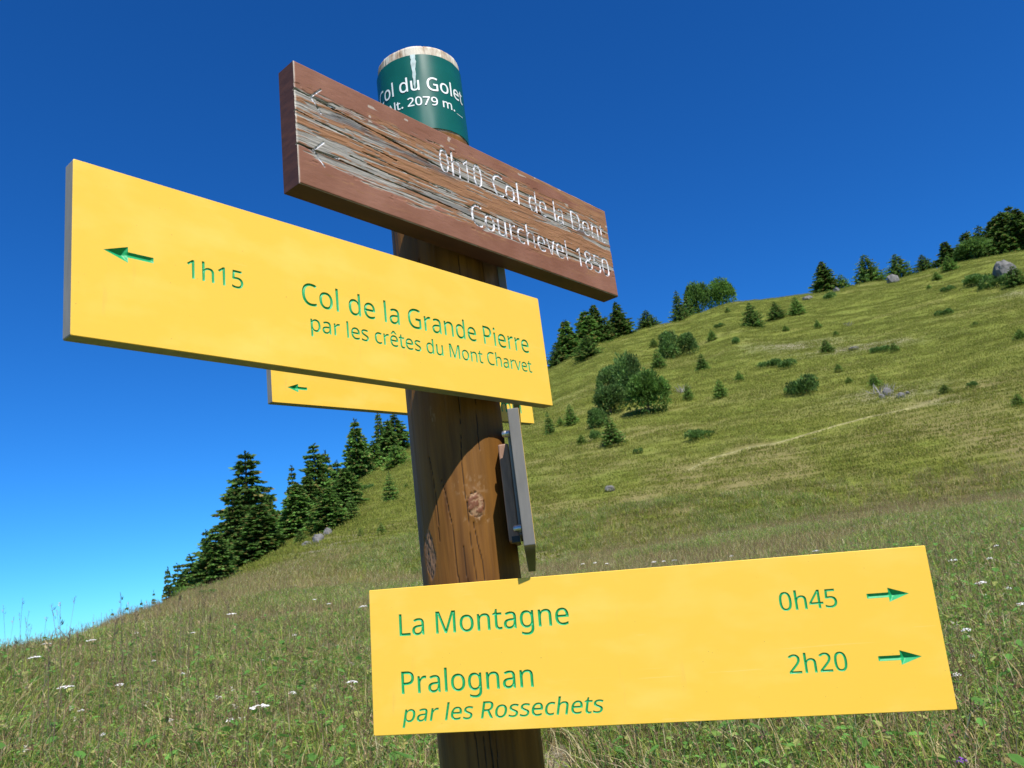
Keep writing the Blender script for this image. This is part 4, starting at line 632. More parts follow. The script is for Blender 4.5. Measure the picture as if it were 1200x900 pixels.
az = np.concatenate([np.arange(-180, -42, 3.0), np.arange(-42, 42, .17), np.arange(42, 180, 3.0)]); az = np.radians(az)
rad = np.concatenate([np.linspace(.15, 8, 60), np.arange(8.3, 40, .32), np.arange(40, 158, .62), np.geomspace(160, 9000, 36)])
AZ, RR = np.meshgrid(az, rad); X = (RR * np.sin(AZ)).ravel(); Y = (RR * np.cos(AZ)).ravel()
Zt = height(X, Y) + H
def gauss2(px, py, w, h_):                     # bare patch mask centred on a place of the hill
    v, r = hit(px, py)
    if r is None: return 0
    cx, cy = v[0] * r, v[1] * r; rr_ = np.hypot(X, Y); da = (np.arctan2(X, Y) - math.atan2(cx, cy)) * r
    return np.exp(-((da / w) ** 2 + ((rr_ - r) / h_) ** 2))
bare = np.zeros_like(X)
for px, py, w_, h_, k in ((930, 406, 3.8, 3.2, .75), (1005, 408, 4.5, 2.0, .8), (845, 352, 2.5, 1.5, .5), (385, 640, 2.2, 2.5, .7), (375, 655, 1.2, 1.8, .4), (1182, 345, 2.0, 1.5, .4), (1045, 462, 2.5, 2.0, .6),
                          (1110, 470, 1.6, 1.0, .4), (960, 345, 3, 1, .4), (1170, 345, 2, 2, .3), (640, 664, 1.2, 2.4, .9), (652, 872, .30, 1.4, 1.0), (462, 545, 2.0, 1.5, .5)):
    bare = np.maximum(bare, k * gauss2(px, py, w_, h_))
bare = bare * sstep(.32, .62, fbm(X * 1.7, Y * 1.7, 23, 3) + bare * .35)
nv = len(az); i = np.arange(len(X)).reshape(len(rad), nv); F = np.stack([i[:-1, :-1], i[1:, :-1], i[1:, 1:], i[:-1, 1:]], -1).reshape(-1, 4)
seam = np.stack([i[:-1, -1], i[1:, -1], i[1:, 0], i[:-1, 0]], -1); F = np.concatenate([F, seam])
Fc = np.stack([i[0], np.roll(i[0], -1), np.full(nv, len(X)), np.full(nv, len(X))], -1)
ground_v = np.stack([X, Y, Zt], 1)
def ground_mat():
    s = NT('alpine_meadow_ground')
    big = s.noise(.07, 4, .55); mid = s.noise(.55, 5, .62); fine = s.noise(5.0, 5, .7); vf = s.noise(26, 4, .7)
    c = s.mix(s.ramp(big, (.36, 0.0), (.64, 1.0)), (.185, .218, .038), (.225, .235, .048))
    c = s.mix(s.ramp(mid, (.40, 0.0), (.68, .75)), c, (.145, .205, .030))
    c = s.mix(s.ramp(fine, (.42, 0.0), (.60, .7)), c, (.235, .25, .056))
    c = s.mix(s.ramp(vf, (.40, .35), (.56, 0.0)), c, (.14, .17, .028))
    c = s.mix(s.attr('dry'), c, (.27, .225, .10))
    c = s.mix(s.attr('bare'), c, s.mix(s.ramp(vf, (.4, 0.0), (.6, 1.0)), (.20, .16, .10), (.46, .41, .33)))
    s.base(c); s.val('Roughness', .9); s.val('Specular IOR Level', .1)
    m = s.n("ShaderNodeMath", operation='ADD'); s.l(fine, m.inputs[0]); s.l(vf, m.inputs[1]); s.bump(m.outputs[0], .8, .09); return s.m
M['ground'] = ground_mat()
rr_ = np.hypot(X, Y); bdv = np.interp(np.arctan2(X, Y), BRa[0], BRa[1])
dry = sstep(.42, .7, fbm(X * .25, Y * .25, 31, 3)) * np.exp(-((rr_ - bdv * 1.15) / (bdv * .45)) ** 2) * .8 + sstep(.55, .75, fbm(X * .12, Y * .3, 33, 3)) * .35 * (rr_ > 40)
gme = mk('ground', ground_v, F.astype(np.int64), [M['ground']], smooth=True, attrs=dict(bare=bare, dry=np.clip(dry, 0, 1)))
gme['kind'] = 'structure'

PATHPTS = []
def trail(name, pts, w0, mat, raise_=.05, step=.25, seed=1):
    P = []
    for px, py in pts:
        v, r = hit(px, py)
        P.append((v[0] * r, v[1] * r))
    P = np.array(P); d = np.concatenate([[0], np.cumsum(np.hypot(*(P[1:] - P[:-1]).T))]); t = np.arange(0, d[-1], step)
    cx = np.interp(t, d, P[:, 0]); cy = np.interp(t, d, P[:, 1]); tx = np.gradient(cx); ty = np.gradient(cy); l = np.hypot(tx, ty); nx_, ny_ = -ty / l, tx / l
    PATHPTS.extend(zip(cx[::2], cy[::2]))
    wob = (fbm(t * .35, t * 0, seed, 3) - .5) * 1.2 * w0; V = []; n = 7
    for q in range(n):
        f = (q / (n - 1) - .5) * 2; wq = w0 * (.25 + 1.1 * fbm(t * .9, t * 0 + (f > 0), seed + 3, 3)) * f
        x_ = cx + nx_ * (wob + wq); y_ = cy + ny_ * (wob + wq)
        V.append(np.stack([x_, y_, height(x_, y_) + H + raise_ * (1 - f ** 4) - .06 * abs(f) ** 4 + (vnoise(x_ * 6, y_ * 6, 2) - .5) * .03], 1))
    V = np.stack(V, 1).reshape(-1, 3); i = np.arange(len(V)).reshape(len(t), n)
    o = mk(name, V, np.stack([i[:-1, :-1], i[:-1, 1:], i[1:, 1:], i[1:, :-1]], -1).reshape(-1, 4).astype(np.int64), [mat], smooth=True)
    o['kind'] = 'structure'; return o
M['trail'] = flat('trodden_trail_earth', (.23, .215, .095), .95, var=.5, scale=4, spec=.1, b=.5)
trail('path', [(805, 552), (830, 538), (870, 527), (905, 521), (950, 508), (985, 498), (1035, 486), (1080, 476), (1104, 466)], .12, M['trail'], seed=3)

# ---------------------------------------------------------------- foliage material and tree builders
def leaf_mat(name, rnd=.35, trans=.25):
    s = NT(name); info = s.n("ShaderNodeObjectInfo")
    hsv = s.n("ShaderNodeHueSaturation"); s.l(s.attr('col', True), hsv.inputs['Color'])
    mr = s.n("ShaderNodeMapRange"); mr.inputs[3].default_value = 1 - rnd; mr.inputs[4].default_value = 1 + rnd
    s.l(info.outputs['Random'], mr.inputs[0]); s.l(mr.outputs[0], hsv.inputs['Value'])
    s.base(hsv.outputs[0]); s.val('Roughness', .65); s.val('Specular IOR Level', .2)
    tr = s.n("ShaderNodeBsdfTranslucent"); s.l(hsv.outputs[0], tr.inputs[0])
    mx = s.n("ShaderNodeMixShader"); mx.inputs[0].default_value = trans
    s.l(s.b.outputs[0], mx.inputs[1]); s.l(tr.outputs[0], mx.inputs[2]); s.l(mx.outputs[0], s.out.inputs[0]); return s.m
M['needles'] = leaf_mat('conifer_needles', .22, .38)
M['grass'] = leaf_mat('meadow_grass_blades', .20, .42)
M['bark'] = flat('conifer_bark', (.11, .08, .06), .9, var=.4, scale=9)
M['deadwood'] = flat('bleached_deadwood', (.33, .31, .29), .85, var=.3, scale=9)
M['rock'] = flat('pale_limestone', (.16, .155, .145), .9, var=.4, scale=2.2, b=.8)

def tri_soup(P, D, L, Wd, rs):
    """one narrow leaf triangle pair per entry: base P, direction D (unit), length L, width Wd"""
    n = len(P); side = np.cross(D, rs.normal(size=(n, 3))); side /= np.linalg.norm(side, axis=1)[:, None] + 1e-9
    tip = P + D * L[:, None]; mid = P + D * (L * .45)[:, None]
    V = np.stack([P, mid + side * Wd[:, None], tip, mid - side * Wd[:, None]], 1).reshape(-1, 3)
    return V, np.arange(n * 4).reshape(n, 4)
def spruce_mesh(seed, wid=.20, whorls=26, z0=.04, dens=1.0, dark=1.0, ragged=.25, tipdrop=.35):
    """unit high spruce crown: drooping whorls of branches carrying hanging sprays"""
    rs = np.random.RandomState(seed); P = []; D = []; L = []; W = []; Cc = []
    lean = rs.uniform(-.02, .02, 2)
    for k in range(whorls):
        f = (k + rs.uniform(-.3, .3)) / whorls; z = z0 + (1 - z0) * f ** .93; R = wid * (1 - f) ** .78 * (1 - .25 * math.exp(-f * 9)) + .008
        nb = int(max(5, 11 * (1 - f) + 4) * dens); a0 = rs.uniform(0, 6.28)
        for b in range(nb):
            a = a0 + b * 6.283 / nb + rs.uniform(-.25, .25); Rb = R * rs.uniform(1 - ragged * 1.6, 1 + ragged * .6)
            shade = rs.uniform(.65, 1.25); m = int(5 + 14 * Rb / wid)
            for q in range(m):
                t = (q + rs.uniform(0, 1)) / m; t = .15 + .85 * t
                rr = Rb * t; dz = -tipdrop * Rb * (t ** 1.3) + .22 * Rb * max(0, t - .75) * 2
                c, s_ = math.cos(a), math.sin(a); pt = np.array([c * rr + lean[0] * z, s_ * rr + lean[1] * z, z + dz + rs.uniform(-.006, .006)])
                for side in (-1, 1, 0):
                    sa = a + side * rs.uniform(.5, 1.1); ln = (.024 + .036 * (1 - t) * Rb / wid + .010 * (1 - f)) * rs.uniform(.6, 1.4)
                    d = np.array([math.cos(sa), math.sin(sa), -rs.uniform(.1, .75) + .35 * (side == 0)]); d /= np.linalg.norm(d)
                    P.append(pt); D.append(d); L.append(ln); W.append(ln * rs.uniform(.26, .42))
                    g = shade * rs.uniform(.75, 1.25) * (1 + .5 * (t > .85)); Cc.append((.115 * g * dark, .22 * g * dark, .046 * g * dark) if rs.rand() > .14 else (.21 * g, .18 * g, .055 * g))
    n_top = 14
    for q in range(n_top):
        P.append(np.array([lean[0], lean[1], .93 + .07 * q / n_top])); d = rs.normal(size=3) * .5; d[2] = .8; d /= np.linalg.norm(d); D.append(d); L.append(.03); W.append(.006); Cc.append((.04, .07, .02))
    V, F = tri_soup(np.array(P), np.array(D), np.array(L), np.array(W), rs)
    cols = np.repeat(np.array(Cc), 4, 0); return V, F, cols
def bush_mesh(seed, blobs, n, leaf=.05, up=.5, hue=(.030, .065, .020), tone=.3):
    """pine or juniper mass: tufts of needles on the shells of several lobes, with gaps"""
    rs = np.random.RandomState(seed); P = []; D = []; Cc = []; tot = sum(b[3] ** 2 for b in blobs)
    for bx, by, bz, br, sq in blobs:
        m = int(n * br * br / tot)
        d = rs.normal(size=(m, 3)); d /= np.linalg.norm(d, axis=1)[:, None]; d[:, 2] = np.where(rs.rand(m) < .62, np.abs(d[:, 2]), d[:, 2])
        rad_ = br * (.62 + .40 * rs.rand(m) ** .6) * (.85 + .3 * vnoise(d[:, 0] * 4 + seed, d[:, 1] * 4 + d[:, 2] * 3, seed))
        p = np.array([bx, by, bz]) + d * rad_[:, None] * np.array([1, 1, sq]); P.append(p)
        dd = d * .8 + np.array([0, 0, up]) + rs.normal(size=(m, 3)) * .35; dd /= np.linalg.norm(dd, axis=1)[:, None]; D.append(dd)
        cl = vnoise(p[:, 0] * 9 + 5, p[:, 1] * 9 + p[:, 2] * 7, seed + 2); k = (1 - tone + 2 * tone * cl) * rs.uniform(.8, 1.25, m) * rs.uniform(.9, 1.1)
        Cc.append(np.array(hue)[None] * k[:, None])
    P = np.concatenate(P); D = np.concatenate(D); Cc = np.concatenate(Cc); keep = P[:, 2] > -.02; P, D, Cc = P[keep], D[keep], Cc[keep]
    allP = []; allD = []; allC = []
    for q in range(3):
        e = D + rs.normal(size=D.shape) * .38; e /= np.linalg.norm(e, axis=1)[:, None]; allP.append(P + rs.normal(size=P.shape) * leaf * .25); allD.append(e); allC.append(Cc * rs.uniform(.85, 1.15, (len(P), 1)))
    P = np.concatenate(allP); D = np.concatenate(allD); Cc = np.concatenate(allC)
    L = leaf * rs.uniform(.6, 1.3, len(P)); V, F = tri_soup(P, D, L, L * .26, rs); return V, F, np.repeat(Cc, 4, 0)
def trunk_mesh(h=.92, r=.018, seed=1, limbs=0):
    rs = np.random.RandomState(seed); V = []; F = []
    def tube(pts, rads, k=7):
        b = len(V)
        for p, q in zip(pts, rads):
            for i in range(k): V.append((p[0] + q * math.cos(6.283 * i / k), p[1] + q * math.sin(6.283 * i / k), p[2]))
        for j in range(len(pts) - 1):
            for i in range(k): F.append((b + j * k + i, b + j * k + (i + 1) % k, b + (j + 1) * k + (i + 1) % k, b + (j + 1) * k + i))
    tube([(rs.uniform(-.004, .004), rs.uniform(-.004, .004), -.06 + (h + .06) * t) for t in np.linspace(0, 1, 6)], [r * (1 - .85 * t) * (1.4 if t == 0 else 1) for t in np.linspace(0, 1, 6)])
    for _ in range(limbs):
        a = rs.uniform(0, 6.28); z = rs.uniform(.1, h * .7); l = rs.uniform(.1, .28) * (1 - z * .6)
        tube([(0, 0, z), (math.cos(a) * l * .5, math.sin(a) * l * .5, z + l * .3), (math.cos(a) * l, math.sin(a) * l, z + l * .75)], [r * .4, r * .28, r * .08], 5)
    return V, F

PROTO = {}
def proto(kind, crown, trunk, mat='needles'):
    V, F, cc = crown
    me = mk('crown', V, F.astype(np.int64), [M[mat]], cols=cc); tv, tf = trunk; tm = mk('trunk', tv, tf, [M['bark']])
    PROTO.setdefault(kind, []).append((me.data, tm.data)); bpy.data.objects.remove(me); bpy.data.objects.remove(tm)
for k in range(5): proto('spruce', spruce_mesh(10 + k, .19 + .015 * k, 26, ragged=.22 + .05 * k), trunk_mesh(.95, .016, k))
for k in range(3): proto('dark', spruce_mesh(30 + k, .24, 24, ragged=.35, dark=.68), trunk_mesh(.95, .018, k))
for k in range(3): proto('young', spruce_mesh(40 + k, .34, 15, ragged=.2, dens=.9, dark=1.25, tipdrop=.1), trunk_mesh(.9, .02, k))
for k in range(3): proto('wide', spruce_mesh(50 + k, .42, 18, ragged=.25, dens=1.1, dark=.85, tipdrop=.2), trunk_mesh(.9, .02, k))
rs = np.random.RandomState(5)
for k in range(4):
    bl = [(0, 0, .42, .42, 1.15)] + [(rs.uniform(-.26, .26), rs.uniform(-.26, .26), rs.uniform(.18, .75), rs.uniform(.16, .27), 1.0) for _ in range(9)]
    proto('pine', bush_mesh(60 + k, bl, 2300, .062, .55, (.115, .205, .050), .55), trunk_mesh(.8, .03, k, 5))
for k in range(3):
    bl = [(0, 0, .42, .50, .98)] + [(rs.uniform(-.3, .3), rs.uniform(-.3, .3), rs.uniform(.2, .62), rs.uniform(.2, .3), 1.0) for _ in range(7)]
    proto('round', bush_mesh(70 + k, bl, 3600, .058, .3, (.105, .20, .036), .55), trunk_mesh(.6, .035, k, 5))
for k in range(3):
    bl = [(rs.uniform(-.9, .9), rs.uniform(-.4, .4), rs.uniform(.15, .40), rs.uniform(.28, .48), 1.0) for _ in range(9)]
    proto('mat', bush_mesh(80 + k, bl, 1100, .13, .9, (.115, .21, .048), .5), trunk_mesh(.4, .04, k, 4))

def plant(name, cat, kind, px, ytop, ybase, wpx, label, group, far=None, var=None):
    """stand one plant on the ground where the line of sight to its foot meets it (or at a given distance behind the crest)"""
    v, r = hit(px, ybase)
    if far is not None or r is None:
        a = math.atan2(v[0], v[1]); sd = float(np.interp(a, SKa[0], SKa[1])); r = sd + (far if far is not None else 2.0)
    x, y = v[0] * r, v[1] * r; zg = float(height(x, y)); vt = unp(px - (ybase - ytop) * .10, ytop); vt = vt / math.hypot(vt[0], vt[1])
    h = max(.25, vt[2] * r - zg); dr = math.sqrt(r * r + zg * zg); wd = wpx / FOC * r * {'spruce': 1.62, 'dark': 1.55, 'young': 1.3, 'wide': 1.3, 'pine': 1.15, 'round': 1.1, 'mat': 1.25}[kind]
    base_w = {'spruce': .42, 'dark': .48, 'young': .66, 'wide': .80, 'pine': .95, 'round': 1.15, 'mat': 2.2}[kind]
    lst = PROTO[kind]; q = lst[(len(PLANTS) if var is None else var) % len(lst)]
    root = empty(name, (x, y, zg + H - .03 * h), (0, 0, (len(PLANTS) * 2.39) % 6.283)); sx = wd / base_w
    root.scale = (sx, sx, h * 1.03); tag(root, label, cat, group)
    for nm, me in (('crown', q[0]), ('trunk', q[1])):
        o = bpy.data.objects.new(nm, me); C.objects.link(o); o.parent = root
    PLANTS.append(root); return root
PLANTS = []
GL, GH, GS = 'spruces along the left edge of the hill', 'conifers on the hill crest', 'small bushes scattered over the grassy hillside'
TT = [  # name, category, kind, px, top, base, width, label, group, far
 ('spruce_tree','spruce','dark',292,531,668,74,'tallest dark spruce of the left slope, standing free against the sky',GL,2),
 ('spruce_tree','spruce','spruce',302,590,660,50,'lighter green spruce leaning in front of the foot of the tallest left spruce',GL,None),
 ('spruce_tree','spruce','dark',318,572,640,26,'small dark spruce just right of the tallest left spruce',GL,5),
 ('spruce_tree','spruce','dark',345,546,622,26,'narrow dark spruce rising left of the twin-topped group on the left slope',GL,6),
 ('spruce_tree','spruce','spruce',373,521,610,42,'twin-topped spruce high in the middle of the left slope group, left top',GL,4),
 ('spruce_tree','spruce','spruce',386,529,606,30,'spruce forming the right top of the twin-topped group on the left slope',GL,7),
 ('spruce_tree','spruce','spruce',348,566,631,38,'bushy lighter green spruce below the twin-topped group',GL,None),
 ('spruce_tree','spruce','spruce',385,572,622,34,'lighter spruce over the grey rocks at the foot of the twin-topped group',GL,None),
 ('spruce_tree','spruce','spruce',406,549,600,32,'mid green spruce right of the twin-topped group, near the slope edge',GL,None),
 ('spruce_tree','spruce','young',413,577,611,18,'small dark spruce standing alone in grass right of the grey rocks',GL,None),
 ('bush','bush','young',353,619,638,16,'small round green bush left of the grey rocks on the left slope',GL,None),
 ('spruce_tree','spruce','spruce',420,492,566,34,'tall spruce left of the post under the small yellow sign',GL,4),
 ('spruce_tree','spruce','spruce',438,516,555,24,'smaller rusty green spruce between two taller ones left of the post',GL,None),
 ('spruce_tree','spruce','dark',447,483,540,24,'dark narrow spruce second from the post on the left',GL,5),
 ('spruce_tree','spruce','spruce',468,485,545,34,'spruce touching the left edge of the post',GL,3),
 ('bush','bush','young',466,520,548,34,'light green bush at the foot of the spruce touching the post',GL,None),
 ('bush','bush','young',458,553,587,18,'grey green bush standing alone left of the post',GS,None),
 ('bush','bush','mat',431,566,575,14,'low bush in grass right of the small lone dark spruce',GS,None),
 ('bush','bush','young',477,566,573,9,'tiny bush beside the left edge of the post',GS,None),
 ('bush','bush','young',447,612,627,11,'small upright bush low on the left slope',GS,None),
 ('bush','bush','young',423,618,628,8,'tiny bush left of the small upright one low on the left slope',GS,None),
 ('spruce_tree','spruce','dark',243,622,700,36,'dark spruce behind the light one at the lower end of the left group',GL,6),
 ('spruce_tree','spruce','spruce',254,618,686,34,'light green spruce at the lower end of the left group',GL,None),
 ('spruce_tree','spruce','spruce',226,650,702,34,'broad green spruce near the lower left end of the row',GL,4),
 ('spruce_tree','spruce','spruce',209,661,708,26,'blue green spruce second from the lower left end of the row',GL,5),
 ('spruce_tree','spruce','dark',197,666,712,20,'last spruce at the lower left end of the row',GL,7),
 ('bush','bush','mat',244,689,702,18,'green bush in the meadow below the lower end of the left row',GL,None),
 ('bush','bush','wide',180,692,716,16,'fourth and rightmost tiny dark tree on the skyline left of the spruce row','tiny trees on the left skyline',5),
 ('bush','bush','wide',166,703,721,15,'third tiny dark tree from the left on the skyline','tiny trees on the left skyline',5),
 ('bush','bush','wide',148,709,728,18,'second tiny dark tree from the left on the skyline','tiny trees on the left skyline',5),
 ('bush','bush','wide',131,715,735,18,'leftmost tiny dark tree on the skyline','tiny trees on the left skyline',5),
 ('bush','bush','round',268,640,684,34,'green bushy young tree at the foot of the light green spruce, lower left group',GL,1),
 ('bush','bush','round',330,606,650,32,'green bushy tree filling the gap right of the tallest left spruce',GL,2),
 ('bush','bush','wide',364,590,628,34,'low broad green conifer under the twin-topped group',GL,1),
 ('bush','bush','wide',398,566,606,32,'low green conifer closing the gap right of the twin-topped group',GL,3),
 ('bush','bush','wide',432,532,566,34,'low broad conifer under the rusty green spruce left of the post',GL,2),
 ('bush','bush','round',236,668,698,30,'bushy green tree in the lower left row',GL,3),
 ('bush','bush','round',214,684,708,26,'low bushy green tree near the end of the lower left row',GL,3),
 ('spruce_tree','spruce','spruce',312,586,648,44,'lower light green spruce touching the tallest left spruce on its right',GL,1),
 ('spruce_tree','spruce','spruce',276,580,668,44,'green spruce half hidden by the left side of the tallest left spruce',GL,3),
 ('spruce_tree','spruce','spruce',360,556,618,38,'green spruce left of centre in the twin-topped group',GL,4),
 ('spruce_tree','spruce','spruce',397,540,598,34,'green spruce between the twin-topped group and the next one right',GL,5),
 ('spruce_tree','spruce','spruce',428,508,560,32,'green spruce between the tall one left of the post and the rusty one',GL,4),
 ('spruce_tree','spruce','spruce',457,492,545,30,'green spruce between the dark narrow one and the one touching the post',GL,3),
 ('spruce_tree','spruce','dark',1205,238,322,42,'tall dark spruce behind the others at the right picture edge',GH,4),
 ('spruce_tree','spruce','dark',1184,250,318,38,'dark spruce rising over the boulder between two taller ones',GH,3),
 ('spruce_tree','spruce','wide',1146,268,314,36,'dark bushy spruce between olive and left spruces of the upper right group',GH,3),
 ('bush','bush','mat',1168,322,338,26,'dark bush covering the left foot of the grey boulder',GH,None),
 ('conifer','conifer','wide',676,392,428,34,'wide dark conifer filling the dense clump beside the large yellow sign',GH,3),
 ('conifer','conifer','wide',715,370,404,30,'bushy conifer closing the clump under the brown board corner',GH,2),
 ('conifer','conifer','wide',806,346,366,26,'low conifer between the left and the middle of the crest trio',GH,2),
 ('spruce_tree','spruce','wide',1130,284,316,30,'bushy dark spruce at the left of the dense upper right group',GH,2),
 ('spruce_tree','spruce','wide',1168,272,322,34,'bushy dark spruce filling the dense upper right group above the boulder',GH,1),
 ('spruce_tree','spruce','wide',1186,268,324,36,'bushy dark spruce filling the dense upper right group near the picture edge',GH,1),
 ('conifer','conifer','wide',656,400,436,34,'bushy conifer just right of the corner of the large yellow sign',GH,2),
 ('conifer','conifer','spruce',669,376,430,34,'rusty topped conifer in the dense clump right of the large yellow sign',GH,2),
 ('conifer','conifer','spruce',690,364,416,36,'tall green conifer in the middle of the dense clump under the brown board',GH,2),
 ('conifer','conifer','dark',703,357,406,34,'dark conifer in the dense clump under the corner of the brown board',GH,2),
 ('conifer','conifer','wide',690,392,420,36,'low light green conifer at the foot of the dense clump under the brown board',GH,None),
 ('conifer','conifer','dark',729,353,397,28,'pointed dark conifer directly below the right corner of the brown board',GH,1),
 ('conifer','conifer','wide',761,363,390,31,'rounded dark conifer on the crest right of the brown board corner',GH,1),
 ('conifer','conifer','wide',797,340,373,24,'left conifer of the crest trio with dark pointed crown',GH,1),
 ('conifer','conifer','round',818,327,362,27,'middle conifer of the crest trio, round and olive green',GH,1),
 ('conifer','conifer','round',846,325,354,36,'right and widest conifer of the crest trio',GH,1),
 ('bush','bush','mat',807,361,371,16,'low bush at the foot of the crest trio',GH,None),
 ('spruce_tree','spruce','wide',884,354,385,26,'conical dark young spruce below the crest right of the trio',GS,None),
 ('spruce_tree','spruce','wide',911,353,375,22,'second conical young spruce right of the larger one below the crest',GS,None),
 ('spruce_tree','spruce','young',935,347,369,18,'third small spruce with a low shoulder below the crest',GS,None),
 ('pine_shrub','pine shrub','pine',788,385,420,26,'upright bluish pine shrub left of a smaller twin in mid hillside',GS,None),
 ('pine_shrub','pine shrub','pine',809,390,416,20,'smaller bluish pine shrub right of its upright twin',GS,None),
 ('bush','bush','young',767,396,407,11,'small bush above the light green conical one in mid hillside',GS,None),
 ('bush','bush','young',773,408,432,18,'light green conical bush above the large round bush',GS,None),
 ('pine_tree','pine','pine',740,409,470,36,'tallest pine in the large clump on the hillside',GS,None),
 ('pine_tree','pine','pine',715,428,466,28,'pine at the upper left of the large hillside clump',GS,None),
 ('pine_tree','pine','pine',716,448,486,36,'bluish pine at the left of the large hillside clump',GS,None),
 ('round_bush','bush','round',761,430,486,50,'largest round bush with dense dark green crown on the hillside',GS,None),
 ('bush','bush','pine',702,476,501,24,'bush below the bluish pine at the lower left of the clump',GS,None),
 ('bush','bush','young',719,487,522,28,'lowest bushy young spruce under the large hillside clump',GS,None),
 ('bush','bush','mat',698,501,516,16,'dark bush wedged between the two lowest bushes of the clump',GS,None),
 ('bush','bush','young',682,509,521,13,'small round bush left of the lowest bushes of the clump',GS,None),
 ('bush','bush','young',670,473,498,17,'conical green bush between the large yellow sign and the pine clump',GS,None),
 ('bush','bush','young',645,481,510,13,'slim bush just right of the grey sign end',GS,None),
 ('bush','bush','young',657,488,499,9,'tiny bush between the slim and the conical ones by the sign',GS,None),
 ('bush','bush','mat',820,501,515,28,'low dark spreading bush alone in the lower hillside right of the clump',GS,None),
 ('bush','bush','mat',748,523,532,10,'tiny bush low on the hillside under the large round bush',GS,None),
 ('bush','bush','young',845,444,466,17,'small pointed spruce bush right of the large round bush',GS,None),
 ('bush','bush','young',807,448,469,13,'bush beside a bleached dead shrub right of the large round bush',GS,None),
 ('bush','bush','young',824,414,434,17,'light green pointed bush right of the twin pine shrubs',GS,None),
 ('bush','bush','young',835,386,399,12,'small dark bush above the light pointed one',GS,None),
 ('bush','bush','young',867,434,447,11,'small oval bush high right of the pointed spruce bush',GS,None),
 ('bush','bush','mat',863,393,403,11,'faint bush in grass below the conical young spruce',GS,None),
 ('bush','bush','mat',843,378,384,11,'flat bush on the slope under the crest trio',GS,None),
 ('bush','bush','young',853,360,366,7,'tiny bush right below the widest conifer of the crest trio',GS,None),
 ('juniper','juniper','mat',902,420,431,24,'left half of the long low juniper mat in mid hillside',GS,None),
 ('juniper','juniper','mat',922,419,431,22,'right half of the long low juniper mat in mid hillside',GS,None),
 ('juniper','juniper','mat',944,438,462,36,'dense wide juniper bush below the long juniper mat',GS,None),
 ('bush','bush','mat',926,452,462,12,'small bush touching the left side of the wide juniper',GS,None),
 ('bush','bush','young',970,397,414,16,'pale green bush on the bare patch in the upper hillside',GS,None),
 ('bush','bush','young',959,374,385,9,'small dark bush above the pale green one on the bare patch',GS,None),
 ('bush','bush','young',921,381,388,9,'tiny bush beneath the second young spruce',GS,None),
 ('bush','bush','young',980,387,394,7,'tiny bush right of the small dark one, upper hillside',GS,None),
 ('bush','bush','mat',1032,404,413,16,'left bush of the pair right of the earthen patch',GS,None),
 ('bush','bush','young',1049,401,413,12,'right bush of the pair right of the earthen patch',GS,None),
 ('bush','bush','young',983,426,436,10,'lone small bush right of the juniper mat',GS,None),
 ('bush','bush','young',995,441,449,9,'lone small bush right of the wide juniper',GS,None),
 ('bush','bush','young',1026,437,454,15,'green bush beside the rock and deadwood heap',GS,None),
 ('bush','bush','young',1108,450,461,13,'round bush at the upper end of the trail',GS,None),
 ('bush','bush','mat',1140,446,454,10,'tiny flat bush right of the upper end of the trail',GS,None),
 ('bush','bush','young',1194,461,475,15,'dark bush at the right edge level with the trail end',GS,None),
 ('bush','bush','young',1197,385,398,14,'dark bush at the right edge halfway up the hill',GS,None),
 ('bush','bush','mat',1106,362,370,14,'low bush under the crest at the right',GS,None),
 ('bush','bush','young',1143,376,383,8,'tiny bush right of the low one under the crest',GS,None),
 ('bush','bush','mat',1111,334,342,14,'low bush left of the grey boulder, near the crest',GS,None),
 ('bush','bush','young',1099,318,328,11,'small bright bush on the crest beside the dark trees',GS,None),
 ('bush','bush','young',1089,333,339,6,'tiny bush beneath the small bright one near the crest',GS,None),
 ('bush','bush','mat',972,341,351,15,'low bush at the foot of the dark tilted spruce on the crest',GS,None),
 ('spruce_tree','spruce','dark',970,305,346,26,'dark leftmost spruce of the crest row on the right',GH,1),
 ('spruce_tree','spruce','young',989,320,341,20,'light green low spruce second in the crest row on the right',GH,1),
 ('spruce_tree','spruce','wide',1021,297,338,38,'broad dark spruce third in the crest row on the right',GH,1),
 ('spruce_tree','spruce','wide',1055,296,327,32,'rounded spruce fourth in the crest row on the right',GH,1),
 ('spruce_tree','spruce','wide',1085,297,318,24,'squat spruce fifth in the crest row on the right',GH,1),
 ('spruce_tree','spruce','dark',1116,281,314,26,'dark spruce starting the dense group on the upper right crest',GH,2),
 ('bush','bush','young',1114,299,318,17,'light green bush at the foot of the dense upper right group',GH,None),
 ('spruce_tree','spruce','dark',1140,272,312,30,'dark spruce inside the dense upper right group, left part',GH,3),
 ('spruce_tree','spruce','wide',1158,262,312,42,'large olive spruce in the dense upper right group',GH,3),
 ('pine_tree','pine','pine',1150,280,330,34,'rounded pine left above the grey boulder',GH,-1),
 ('spruce_tree','spruce','dark',1177,256,318,34,'tall dark spruce behind the grey boulder',GH,2),
 ('spruce_tree','spruce','dark',1194,245,322,36,'highest dark spruce at the right edge of the picture',GH,2),
 ('spruce_tree','spruce','dark',1214,240,322,36,'dark spruce cut by the right edge of the picture',GH,1),
 ('bush','bush','mat',1150,318,332,30,'dark low bush in front of the grey boulder',GH,None),
 ('spruce_tree','spruce','wide',1193,310,336,26,'dark bush right of the grey boulder at the picture edge',GH,None),
]
for row in TT:
    plant(row[0], row[1], row[2], row[3], row[4], row[5], row[6], row[7], row[8], row[9])

